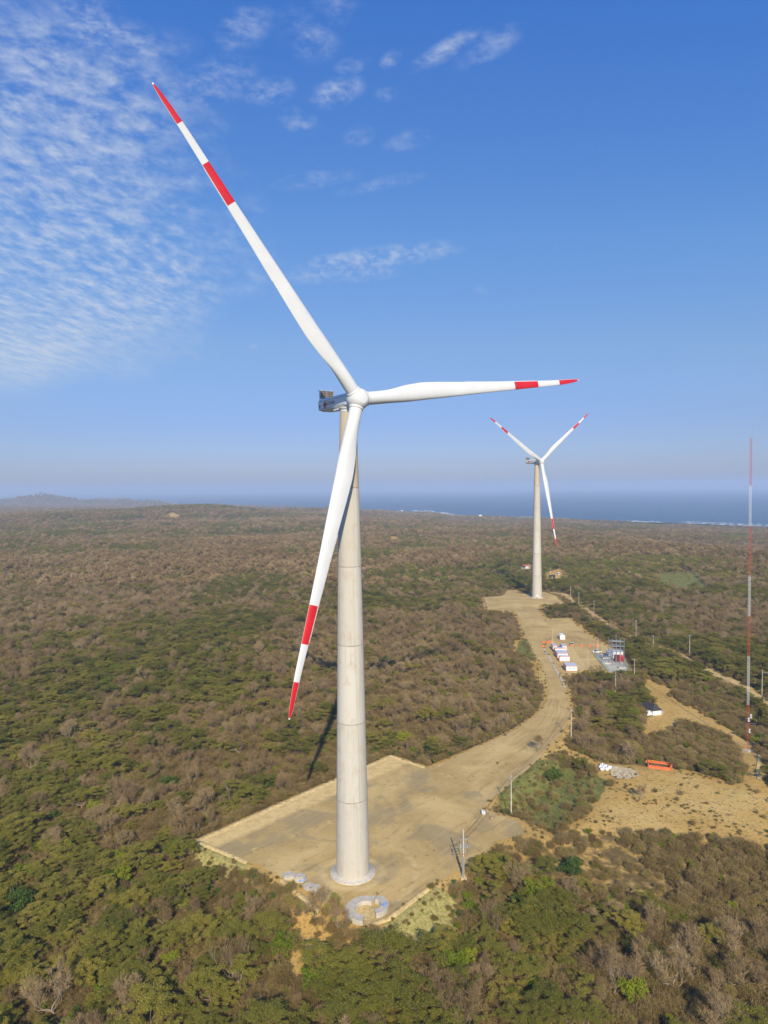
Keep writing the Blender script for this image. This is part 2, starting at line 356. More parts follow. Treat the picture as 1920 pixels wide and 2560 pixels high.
def gravel_material(name, road=False, plain=False):
    m, t, b = new_mat(name); P = t.n('NewGeometry').outputs['Position']
    n1 = t.noise(P, .055, 6, .6, .6); n2 = t.noise(P, .45, 7, .65, .3); n3 = t.noise(P, 5.0, 3)
    c = t.ramp(n1, [(.32, (0.407, 0.277, 0.104)), (.5, (0.520, 0.362, 0.141)), (.66, (0.633, 0.452, 0.186))])
    c = t.mix(t.smooth(n2, .58, .72), c, (.62, .46, .20))
    c = t.mix(t.smooth(n2, .42, .30), c, (.28, .195, .08))
    if road:
        uv = t.n('TexCoord').outputs['UV']; s = t.n('SeparateXYZ', {0: uv}); U = s.outputs[0]
        wob = t.math('MULTIPLY', t.math('SUBTRACT', t.noise(P, .03, 2), .5), .12)
        st = t.noise(t.n('CombineXYZ', {0: t.math('MULTIPLY', t.math('ADD', U, wob), 14.0), 1: t.math('MULTIPLY', s.outputs[1], .035), 2: 0.0}).outputs[0], 1.0, 5, .6)
        c = t.mix(t.math('MULTIPLY', t.smooth(st, .50, .72), .6), c, (.62, .46, .21)); c = t.mix(t.math('MULTIPLY', t.smooth(st, .47, .28), .7), c, (.29, .20, .085))
        e = t.math('ABSOLUTE', t.math('SUBTRACT', U, .5))
        c = t.mix(t.math('MULTIPLY', t.smooth(e, .36, .5), .6), c, (.50, .36, .17))
    elif not plain:
        # compacted sandy margin along the back berm, rings of traffic round the tower, damp patches
        T = t.vmath('SUBTRACT', P, tuple(TB)); r = t.n('VectorMath', {0: T}, operation='LENGTH').outputs['Value']
        r = t.math('ADD', r, t.math('MULTIPLY', t.math('SUBTRACT', t.noise(P, .16, 3), .5), 4.0))
        c = t.mix(t.math('MULTIPLY', t.smooth(t.math('ABSOLUTE', t.math('SUBTRACT', r, 7.6)), 1.5, .3), .7), c, (.64, .49, .235))
        c = t.mix(t.math('MULTIPLY', t.smooth(t.math('ABSOLUTE', t.math('SUBTRACT', r, 16.5)), 1.3, .3), t.math('MULTIPLY', .6, t.smooth(n2, .42, .6))), c, (.64, .49, .235))
        c = t.mix(t.math('MULTIPLY', t.smooth(t.noise(P, .06, 5, .6, .5), .48, .60), .55), c, (.29, .235, .135))
        c = t.mix(t.math('MULTIPLY', t.smooth(t.noise(P, .7, 6, .7), .60, .70), .4), c, (.25, .175, .08))
        sp = t.n('SeparateXYZ', {0: P})
        g0, g1 = gp(640, 2157), gp(1330, 1800); gd = (g1-g0).normalized()
        ua = t.math('ADD', t.math('MULTIPLY', sp.outputs[0], gd.x), t.math('MULTIPLY', sp.outputs[1], gd.y)); va = t.math('SUBTRACT', t.math('MULTIPLY', sp.outputs[1], gd.x), t.math('MULTIPLY', sp.outputs[0], gd.y))
        tr = t.noise(t.n('CombineXYZ', {0: t.math('MULTIPLY', ua, .045), 1: t.math('ADD', t.math('MULTIPLY', va, .75), t.math('MULTIPLY', t.noise(P, .02, 2), 9.0)), 2: 0.0}).outputs[0], 1.0, 5, .65)
        c = t.mix(t.math('MULTIPLY', t.smooth(tr, .54, .68), .45), c, (.60, .44, .19)); c = t.mix(t.math('MULTIPLY', t.smooth(tr, .45, .30), .6), c, (.27, .19, .08))
        a, bb = gp(430, 2185), gp(1010, 1925); nrm = Vector((-(bb-a).y, (bb-a).x, 0)).normalized()
        dd = t.math('ADD', t.math('ADD', t.math('MULTIPLY', sp.outputs[0], nrm.x), t.math('MULTIPLY', sp.outputs[1], nrm.y)), -nrm.dot(a))
        dd = t.math('ADD', dd, t.math('MULTIPLY', t.math('SUBTRACT', n2, .5), 3.0))
        sand = t.ramp(n2, [(.32, (0.560, 0.386, 0.151)), (.55, (0.717, 0.521, 0.221))])
        sand = t.mix(t.smooth(t.noise(P, 1.1, 5, .7), .62, .68), sand, (.24, .165, .075))
        c = t.mix(t.smooth(dd, 2.0, 4.5), c, sand)
        c = t.mix(t.smooth(t.noise(P, .13, 3, .5, .4), .66, .69), c, (.60, .43, .17))
    c = t.mix(t.math('MULTIPLY', t.smooth(n3, .55, .75), .25), c, (.5, .42, .3))
    t.set(b.inputs['Base Color'], c); b.inputs['Roughness'].default_value = .95; b.inputs['Specular IOR Level'].default_value = .15
    t.set(b.inputs['Normal'], t.n('Bump', {'Strength': .4, 'Distance': .1, 'Height': t.noise(P, 2.5, 6, .7)}))
    return m
TB = gp(882, 2181)                                                     # tower bases
TB2 = gp(1342.5, 1494)
M_ground = ground_material(); M_pad = gravel_material('gravel_pad'); M_road = gravel_material('gravel_road', True)
M_far = gravel_material('far_gravel', plain=True)
M_sand = simple('sandy_track', (.53, .37, .15), .95, .30, .22, coord='Object', bump=.3)
M_white = simple('white_gelcoat', (.66, .65, .62), .42, .07, .11)
M_red = simple('signal_red', (.56, .012, .016), .45, .12, .15)
M_dark = simple('dark_rubber', (.03, .03, .032), .6)
M_grey = simple('galvanised_steel', (.42, .43, .43), .45, .12, 2.0, metal=.5)
M_conc = simple('pale_concrete', (.52, .475, .385), .85, .16, .9, bump=.2)
M_pole = simple('pole_concrete', (.56, .51, .41), .85, .12, .6)
M_brown = simple('cooler_mesh', (.115, .072, .038), .7, .3, 3.0)
M_orange = simple('orange_plastic', (.66, .155, .045), .5, .12, 2.0)
M_cabin = simple('white_cladding', (.78, .78, .76), .5, .05, .6)
M_roof = simple('blue_grey_sheet', (.50, .53, .58), .5, .08, .8)
M_slate = simple('dark_thatch', (.050, .046, .046), .85, .35, 3.0, bump=.5)
M_glass = simple('tinted_glass', (.02, .025, .03), .08, .1, 1.0, spec=.8)
M_car = simple('white_car_paint', (.80, .80, .80), .25, .03, .5)
M_silver = simple('silver_car_paint', (.50, .51, .52), .3, .05, .5, metal=.5)
M_wood = simple('weathered_wood', (.40, .32, .22), .9, .25, 4.0)
M_bag = simple('white_woven_bag', (.80, .80, .79), .8, .08, 3.0, bump=.4)
M_teal = simple('green_shade_net', (.02, .36, .24), .7, .2, 2.0)
M_blue = simple('faded_blue_sheet', (.25, .36, .58), .7, .2, 2.0)
M_liner = simple('black_pond_liner', (.035, .037, .045), .35, .4, 1.2, bump=.6)
M_mred = simple('mast_red', (.52, .075, .05), .55, .1, 1.0)
M_mwhite = simple('mast_white', (.74, .74, .70), .55, .08, 1.0)
M_yel = simple('yellow_workwear', (.80, .42, .01), .8, .1, 6.0)
M_navy = simple('dark_trousers', (.03, .035, .06), .9, .1, 6.0)
M_skin = simple('skin', (.30, .16, .10), .6, .05, 6.0)
M_tile = simple('terracotta_roof', (.45, .13, .06), .8, .2, 2.0)
M_bund = simple('sandy_bund', (.60, .44, .185), .95, .3, .9, bump=.6)

def tower_material():
    m, t, b = new_mat('tower_concrete'); P = t.n('TexCoord').outputs['Object']; s = t.n('SeparateXYZ', {0: P}); z = s.outputs[2]
    ang = t.math('ARCTAN2', s.outputs[1], s.outputs[0])
    sec = t.math('FLOOR', t.math('DIVIDE', t.math('ADD', z, .0), 20.0))
    pan = t.math('FLOOR', t.math('DIVIDE', t.math('ADD', ang, 4.2), math.pi/2))
    rnd = t.n('TexWhiteNoise', {'Vector': t.n('CombineXYZ', {0: sec, 1: pan, 2: 0.0}).outputs[0]}, noise_dimensions='3D').outputs['Value']
    c = t.mix(rnd, (.48, .43, .345), (.56, .515, .43))
    top = t.smooth(z, 99.9, 100.1)
    c = t.mix(t.math('MULTIPLY', top, .75), c, (.47, .375, .24))
    v1 = t.noise(t.vmath('MULTIPLY', P, (1.1, 1.1, .07)), 1.0, 6, .65)     # long vertical runs
    v2 = t.noise(t.vmath('MULTIPLY', P, (.5, .5, .35)), 1.0, 5, .6)
    c = t.mix(t.math('MULTIPLY', t.smooth(v1, .5, .72), .5), c, (.56, .53, .46)); c = t.mix(t.math('MULTIPLY', t.smooth(v1, .47, .3), .5), c, (.40, .335, .25))
    c = t.mix(t.math('MULTIPLY', t.smooth(v2, .52, .7), .5), c, (.45, .36, .26))
    c = t.mix(t.math('MULTIPLY', t.smooth(t.noise(P, 1.6, 5, .7), .63, .70), .5), c, (.33, .30, .26))
    t.set(b.inputs['Base Color'], c); b.inputs['Roughness'].default_value = .9; b.inputs['Specular IOR Level'].default_value = .2
    t.set(b.inputs['Normal'], t.n('Bump', {'Strength': .12, 'Distance': .05, 'Height': v2}))
    return m
M_tower = tower_material()

def leaf_material(name, stops, transl=.32, rough=.7):
    m, t, b = new_mat(name)
    r = t.n('ObjectInfo').outputs['Random']; i = t.n('NewGeometry').outputs['Random Per Island']
    n = t.noise(t.n('NewGeometry').outputs['Position'], .0045, 5, .6)
    f = t.math('ADD', t.math('MULTIPLY', r, .52), t.math('ADD', t.math('MULTIPLY', i, .34), t.math('MULTIPLY', t.math('SUBTRACT', n, .43), .9)), clamp=True)
    c = t.ramp(f, stops)
    b.inputs['Roughness'].default_value = rough; b.inputs['Specular IOR Level'].default_value = .15
    t.set(b.inputs['Base Color'], c)
    tr = t.n('BsdfTranslucent', {'Color': c}); mx = t.n('MixShader', {0: transl, 1: b, 2: tr})
    out = m.node_tree.nodes['Material Output']; t.set(out.inputs[0], mx)
    return m
L_olive = leaf_material('acacia_leaf', [(.0, (0.098, 0.111, 0.017)), (.3, (0.190, 0.189, 0.030)), (.6, (0.300, 0.270, 0.044)), (.85, (0.423, 0.339, 0.062)), (1, (0.564, 0.402, 0.094))])
L_green = leaf_material('bright_leaf', [(.0, (0.098, 0.157, 0.013)), (.5, (0.214, 0.272, 0.018)), (.8, (0.340, 0.363, 0.024)), (1, (0.483, 0.429, 0.037))], .3)
L_deep = leaf_material('deep_leaf', [(.0, (0.048, 0.085, 0.016)), (.5, (0.087, 0.143, 0.024)), (1, (0.186, 0.207, 0.040))], .2)
L_dry = leaf_material('dry_leaf', [(.0, (0.137, 0.098, 0.029)), (.35, (0.240, 0.175, 0.047)), (.65, (0.299, 0.238, 0.061)), (1, (0.480, 0.334, 0.118))])
B_bark = leaf_material('grey_bark', [(.0, (.20, .15, .095)), (.5, (.34, .265, .18)), (1, (.52, .43, .32))], 0.0, .9)
B_twig = leaf_material('dry_twig', [(.0, (0.153, 0.102, 0.043)), (.5, (0.270, 0.182, 0.083)), (1, (0.438, 0.313, 0.166))], 0.0, .9)

# ------------------------------------------------------------------ ground, water, sheets
def build_ground():
    nr, na = 640, 380
    r = 45*np.exp(np.linspace(0, 1, nr)*math.log(11000/45)); a = np.radians(np.linspace(-57, 57, na))
    rr, aa = np.meshgrid(r, a, indexing='ij'); x = (rr*np.sin(aa)).ravel(); y = (rr*np.cos(aa)).ravel()
    z = terrain(x, y)
    z = z+np.where(y > 300, 0, 0)
    i, j = np.meshgrid(np.arange(nr-1), np.arange(na-1), indexing='ij'); k = (i*na+j).ravel()
    me = mesh_np('ground', np.stack([x, y, z], 1), np.stack([k, k+1, k+na+1, k+na], 1)[:, ::-1], [M_ground], None, True)
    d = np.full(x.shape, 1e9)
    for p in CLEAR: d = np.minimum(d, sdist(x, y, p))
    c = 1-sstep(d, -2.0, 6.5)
    for p in FARSAND: c = np.maximum(c, 1-sstep(sdist(x, y, p), -4, 10))
    c = np.maximum(c, .46*(1-sstep(sdist(x, y, LOWB), -6, 4)))
    yy = np.maximum(y, 1); c = np.maximum(c, .62*sstep(y/yshore(x/yy), .955, .985))
    g = np.full(x.shape, 1e9)
    for p in GREENS: g = np.minimum(g, sdist(x, y, p))
    st = 1-sstep(np.minimum(sdist(x, y, BANK), sdist(x, y, BANK2)), -1.5, 2.5)
    g = .9*(1-sstep(g, -3, 4))
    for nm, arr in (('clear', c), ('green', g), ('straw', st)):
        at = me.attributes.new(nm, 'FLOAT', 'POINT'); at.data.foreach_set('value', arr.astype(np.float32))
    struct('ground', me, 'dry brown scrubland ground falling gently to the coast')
build_ground()

def sea_material():
    m, t, b = new_mat('sea_water'); P = t.n('NewGeometry').outputs['Position']
    n = t.noise(t.vmath('MULTIPLY', P, (.35, 1.0, 1.0)), .02, 6, .6)
    t.set(b.inputs['Base Color'], t.mix(t.smooth(t.noise(P, .0007, 3), .35, .65), (.022, .080, .145), (.034, .10, .165)))
    b.inputs['Roughness'].default_value = .45; b.inputs['Specular IOR Level'].default_value = .35
    t.set(b.inputs['Normal'], t.n('Bump', {'Strength': .5, 'Distance': 3.0, 'Height': n}))
    return m
v = [(-26000, 1500, SEA_Z), (26000, 1500, SEA_Z), (26000, 30000, SEA_Z), (-26000, 30000, SEA_Z)]
struct('sea', mesh_np('sea', v, [(0, 1, 2, 3)], [sea_material()]), 'blue sea reaching the hazy horizon behind the scrubland')

def foam():
    mb = MB(); rg = random.Random(5)
    spans = [(.035, .095, 5), (.07, .1, 3), (.335, .40, 3), (.43, .70, 6), (.20, .22, 2), (.26, .30, 1)]
    for t0, t1, n in spans:
        for q in range(n):
            off = 1+(.004+.010*q); t = t0+rg.random()*.01; 
            while t < t1:
                dt = rg.uniform(.004, .02); w = rg.uniform(8, 22)*(1 if q else 2.0)*(2.2 if t1 < .11 else 1); m = 9
                if rg.random() < .72:
                    P = []
                    for i in range(m):
                        tt = t+dt*i/(m-1); y = yshore(tt)*off+8*math.sin(i*1.3+q); ww = w*math.sin(math.pi*(i+.3)/(m-.4))*rg.uniform(.6, 1.2)
                        P.append((tt*y, y, ww))
                    vs = [(x, y-ww/2*2, SEA_Z+.25) for x, y, ww in P]+[(x, y+ww/2*2, SEA_Z+.25) for x, y, ww in P]
                    mb.add(vs, [(i, i+1, m+i+1, m+i) for i in range(m-1)])
                t += dt*rg.uniform(.8, 1.5)
    o = struct('surf', mb.mesh('surf', simple('foam', (.8, .82, .82), .8, .1, .05)), 'white breaking surf along the shore')
foam()

def resample(poly, step, jit, seed):
    rg = random.Random(seed); out = []
    n = len(poly)
    for i in range(n):
        a = Vector(poly[i][:2]); b = Vector(poly[(i+1) % n][:2]); L = (b-a).length; k = max(1, int(L/step))
        nrm = Vector((-(b-a).y, (b-a).x)).normalized()
        for q in range(k):
            p = a+(b-a)*q/k; j = (vnoise(p.x, p.y, 3.5, seed)-.5)*2*jit+rg.uniform(-.25, .25)*jit
            out.append(p+nrm*float(j))
    return out
def sheet(name, poly, z, mat, label, step=1.2, jit=.5, seed=3):
    P = resample(poly, step, jit, seed); bm = bmesh.new(); vs = [bm.verts.new((p.x, p.y, z)) for p in P]
    f = bm.faces.new(vs); f.normal_update()
    if f.normal.z < 0: f.normal_flip()
    bmesh.ops.triangulate(bm, faces=bm.faces[:]); me = bpy.data.meshes.new(name); bm.to_mesh(me); bm.free(); me.materials.append(mat)
    return struct(name, me, label)
sheet('gravel_pad', PAD, 0.0, M_pad, 'broad tan gravel crane pad around the nearer turbine', jit=.7)
sheet('far_gravel_pad', PAD2, 0.002, M_far, 'tan gravel pad around the far turbine', jit=.8, seed=8)
sheet('yard', YARD, -0.004, M_far, 'sandy levelled yard with cabins and substation', jit=.6, seed=9)
def road():
    rows = []; fine = []
    L = [gp(*a) for a, b in ROADP]; Rr = [gp(*b) for a, b in ROADP]
    def cr(P, i, t):
        p0, p1, p2, p3 = P[max(i-1, 0)], P[i], P[min(i+1, len(P)-1)], P[min(i+2, len(P)-1)]
        return .5*((2*p1)+(p2-p0)*t+(2*p0-5*p1+4*p2-p3)*t*t+(3*p1-p0-3*p2+p3)*t*t*t)
    V = []; UVs = []; acc = 0; prev = None; nx = 9
    for i in range(len(L)-1):
        for q in range(12):
            t = q/12; l = cr(L, i, t); r = cr(Rr, i, t); c = (l+r)/2
            if prev is not None: acc += (c-prev).length
            prev = c; jl = (vnoise(l.x, l.y, 4, 2)-.5)*1.6; jr = (vnoise(r.x, r.y, 4, 5)-.5)*1.6; dd = (r-l).normalized()
            l = l+dd*float(jl); r = r+dd*float(jr)
            for k in range(nx):
                p = l.lerp(r, k/(nx-1)); V.append((p.x, p.y, .004)); UVs.append((k/(nx-1), acc))
    n = len(V)//nx; Fc = [(i*nx+k, i*nx+k+1, (i+1)*nx+k+1, (i+1)*nx+k) for i in range(n-1) for k in range(nx-1)]
    me = bpy.data.meshes.new('road'); me.from_pydata(V, [], Fc); ul = me.uv_layers.new(name='UVMap')
    for lp in me.loops: ul.data[lp.index].uv = UVs[lp.vertex_index]
    me.materials.append(M_road)
    struct('road', me, 'wide gravel access road winding from the near pad to the far turbine')
road()
def drape(name, center, w, mat, label, lift=.06, step=3.0, jit=.4):
    P = [Vector(p[:2]) for p in center]; pts = []
    for a, b in zip(P, P[1:]):
        k = max(1, int((b-a).length/step)); pts += [a+(b-a)*q/k for q in range(k)]
    pts.append(P[-1]); vs = []; n = 4
    for i, p in enumerate(pts):
        d = (pts[min(i+1, len(pts)-1)]-pts[max(i-1, 0)]).normalized(); nn = Vector((-d.y, d.x))
        for k in range(n):
            q = p+nn*(w*(k/(n-1)-.5)+(vnoise(p.x, p.y, 5, 4+k)-.5)*2*jit); vs.append((q.x, q.y, tz(q.x, q.y)+lift))
    me = bpy.data.meshes.new(name); me.from_pydata(vs, [], [(i*n+k, i*n+k+1, (i+1)*n+k+1, (i+1)*n+k) for i in range(len(pts)-1) for k in range(n-1)])
    me.materials.append(mat); return struct(name, me, label)
drape('dirt_track', TRACKC, 4.5, M_sand, 'narrow sandy track running beside the post fence', .25, jit=.7)
drape('drainage_channel', [gt(*p)[:] for p in C5([(1440, 480), (1490, 500), (1560, 590), (1595, 650), (1590, 720), (1575, 780), (1590, 860)])], 1.0, M_bund, 'pale stony drainage channel below the mast', .25, 1.5)
drape('roadside_gutter', [gp(*p)[:] for p in C3([(780, 870), (850, 985), (900, 1080), (940, 1150), (985, 1230), (1015, 1310)])], 1.0, M_conc, 'concrete gutter along the road edge', .2, 3, .05)
drape('cabin_path', [gp(*p)[:] for p in C4([(440, 318), (520, 420), (610, 560), (640, 610)])], 5.0, M_bund, 'pale path behind the site cabins', .155, 3, .3)
drape('yard_path', [gp(*p)[:] for p in C4([(575, 495), (700, 490), (850, 488)])], 4.0, M_bund, 'pale path crossing the yard', .158, 3, .3)
sheet('substation_slab', G(C4([(800, 420), (1005, 662), (1292, 656), (1200, 480), (1060, 405)])), .012, M_conc, 'pale concrete slab under the substation', jit=.05)
def bund(pts, name, label, w=1.9, h=.26):
    vs = []; P = []
    for a, b in zip(pts, pts[1:]):
        k = max(1, int((Vector(b)-Vector(a)).length/1.5)); P += [Vector(a).lerp(Vector(b), q/k) for q in range(k)]
    P.append(Vector(pts[-1]))
    prof = [(-.5, -.1), (-.28, .8), (0, 1), (.28, .8), (.5, -.1)]
    for i, p in enumerate(P):
        d = (P[min(i+1, len(P)-1)]-P[max(i-1, 0)]).normalized(); nn = Vector((-d.y, d.x, 0))
        for a, b in prof:
            j = (vnoise(p.x+a*9, p.y, 2.0, 6)-.5)*.4
            vs.append(p+nn*(a*w*(1+float(j)))+Vector((0, 0, b*h*(1+float(j)))))
    n = len(prof); fs = [(i*n+k, i*n+k+1, (i+1)*n+k+1, (i+1)*n+k) for i in range(len(P)-1) for k in range(n-1)]
    mb = MB(); mb.add(vs, fs, 0, True); struct(name, mb.mesh(name, M_bund), label)
bund(G([(620, 2157), (492, 2103), (740, 1993), (978, 1890), (1066, 1920)]), 'earth_bund', 'low sandy bund along the back edge of the gravel pad')
bund(G([(930, 2312), (972, 2297), (1030, 2252), (1082, 2214)]), 'earth_bund', 'low sandy bund along the near right edge of the gravel pad', 1.6, .38)
bund(G([(706, 2200), (770, 2255), (800, 2280)]), 'earth_bund', 'low sandy bund along the near left edge of the gravel pad', 1.5, .25)
# ------------------------------------------------------------------ wind turbines
BL = 78.0
def blade_mesh():
    ns = sorted(set(list(np.linspace(1.9, 8, 7))+list(np.linspace(9, 24, 12))+list(np.linspace(26, 72, 22))+[.662*BL, .779*BL, .89*BL]+[73, 74.5, 75.8, 76.8, 77.4, 77.8, 78.0]))
    np_ = 28; vs = []; fm = []; fs = []
    for r in ns:
        ch = np.interp(r, [0, 4, 9, 14, 19, 25, 33, 42, 52, 62, 70, 74, 76, 77.3, 77.8, 78], [3.3, 3.3, 3.65, 4.3, 4.6, 4.3, 3.65, 2.95, 2.35, 1.85, 1.5, 1.22, .92, .5, .26, .06])
        th = np.interp(r, [0, 9, 19, 30, 50, 78], [1.0, .62, .34, .27, .21, .17]); w = float(sstep(r, 4, 15))
        tw = math.radians(np.interp(r, [0, 10, 20, 40, 60, 78], [15, 13, 8.5, 3.5, .8, -1]))
        ax = np.interp(r, [0, 6, 20, 78], [.5, .47, .33, .33]); sweep = .55*max(0, (r-66)/12)**2
        for k in range(np_):
            t = 2*math.pi*k/np_; xc = .5*(1-math.cos(t))
            yt = 5*th*(.2969*math.sqrt(max(xc, 0))-.126*xc-.3516*xc**2+.2843*xc**3-.1015*xc**4)*(1 if t < math.pi else -1)
            xa = (xc-ax)*ch; ya = yt*ch*.95+.02*ch*math.sin(math.pi*xc)
            xq = -math.cos(t)*1.65; yq = math.sin(t)*1.65
            x = xq*(1-w)+xa*w; y = yq*(1-w)+ya*w
            vs.append((x*math.cos(tw)-y*math.sin(tw)+sweep, x*math.sin(tw)+y*math.cos(tw), r))
    n = len(ns)
    for i in range(n-1):
        rm = (ns[i]+ns[i+1])/2/BL; red = (.662 < rm < .779) or (.89 < rm < .994)
        for k in range(np_):
            fs.append((i*np_+k, i*np_+(k+1) % np_, (i+1)*np_+(k+1) % np_, (i+1)*np_+k))
            edge = k in (0, 27, 12, 13, 14, 15)
            fm.append(2 if rm > .996 else (1 if red and not edge else 0))
    me = bpy.data.meshes.new('blade')
    nb = len(vs)
    teeth = []
    r = 34.0
    while r < 60:                                          # saw-toothed strip on the trailing edge
        ch = np.interp(r, [25, 33, 42, 52, 62], [4.3, 3.65, 2.95, 2.35, 1.85]); tw = math.radians(np.interp(r, [20, 40, 60], [8.5, 3.5, .8])); x0 = (1-.33)*ch
        o = len(vs); c, s = math.cos(tw), math.sin(tw)
        for xx, zz in ((x0-.05, r), (x0-.05, r+.3), (x0+.2, r+.15)): vs.append((xx*c, xx*s, zz))
        fs.append((o, o+1, o+2)); fm.append(0); r += .3
    me.from_pydata(vs, [], fs+[tuple(range(np_))[::-1], tuple(range(nb-np_, nb))])
    me.polygons.foreach_set('material_index', fm+[0, 2]); me.polygons.foreach_set('use_smooth', [True]*len(me.polygons))
    for m in (M_white, M_red, M_dark): me.materials.append(m)
    me.update(); return me
BLADE = blade_mesh()

def text_mesh(body, size, mat, name):
    cu = bpy.data.curves.new(name, 'FONT'); cu.body = body; cu.size = size; cu.extrude = .012; cu.space_character = 1.12
    cu.align_x = 'LEFT'; cu.align_y = 'CENTER'
    o = bpy.data.objects.new(name, cu); COL.objects.link(o)
    dg = bpy.context.evaluated_depsgraph_get(); me = bpy.data.meshes.new_from_object(o.evaluated_get(dg))
    bpy.data.objects.remove(o); me.materials.clear(); me.materials.append(mat); me.name = name; return me
TXT = text_mesh('CELSIA', 1.25, simple('logo_dark_red', (.30, .02, .025), .5), 'lettering')
M_lred = simple('logo_red', (.70, .04, .03), .5)
M_lpur = simple('logo_maroon', (.22, .01, .03), .5)

M_joint = simple('joint_grout', (.34, .295, .23), .9, .3, .8)
def tower_mesh(door):
    prof = [(0, 4.35), (20, 4.02), (40, 3.68), (60, 3.34), (80, 3.0), (100, 2.62), (119.2, 2.05)]
    mb = MB(); seg = 72; rings = []
    for (z0, r0), (z1, r1) in zip(prof, prof[1:]):
        rings += [(r0-.05, z0), (r0-.05, z0+.07), (r0, z0+.12)]
        for q in (.33, .66): rings.append((r0+(r1-r0)*q, z0+(z1-z0)*q))
        rings += [(r1, z1-.12), (r1-.05, z1-.07)]
    rings.append((2.0, 119.2))
    vs = []; fs = []; fj = []
    seams = [int(seg*a/360) for a in (299, 21, 120, 205)]
    for i, (r, z) in enumerate(rings):
        sec = int(min(z, 118.9)//20)
        for k in range(seg):
            kk = (k-(sec*2 % 3)) % seg
            rr = r-(.06 if kk in seams else 0); t = 2*math.pi*k/seg
            vs.append((rr*math.cos(t), rr*math.sin(t), z))
    for i in range(len(rings)-1):
        dark = abs(rings[i+1][1]-rings[i][1]) < .15 and rings[i][1] > 1
        for k in range(seg): (fj if dark else fs).append((i*seg+k, i*seg+(k+1) % seg, (i+1)*seg+(k+1) % seg, (i+1)*seg+k))
    mb.add(vs, fj, 2, False); mb.add(vs, fs, 0, False); mb.add(vs[-seg:], [tuple(range(seg))], 0)
    mb.lathe([(2.08, 119.2), (2.05, 119.9), (2.3, 120.0), (2.3, 120.3)], 40, 1)
    return mb.mesh('tower', [M_tower, M_white, M_joint])

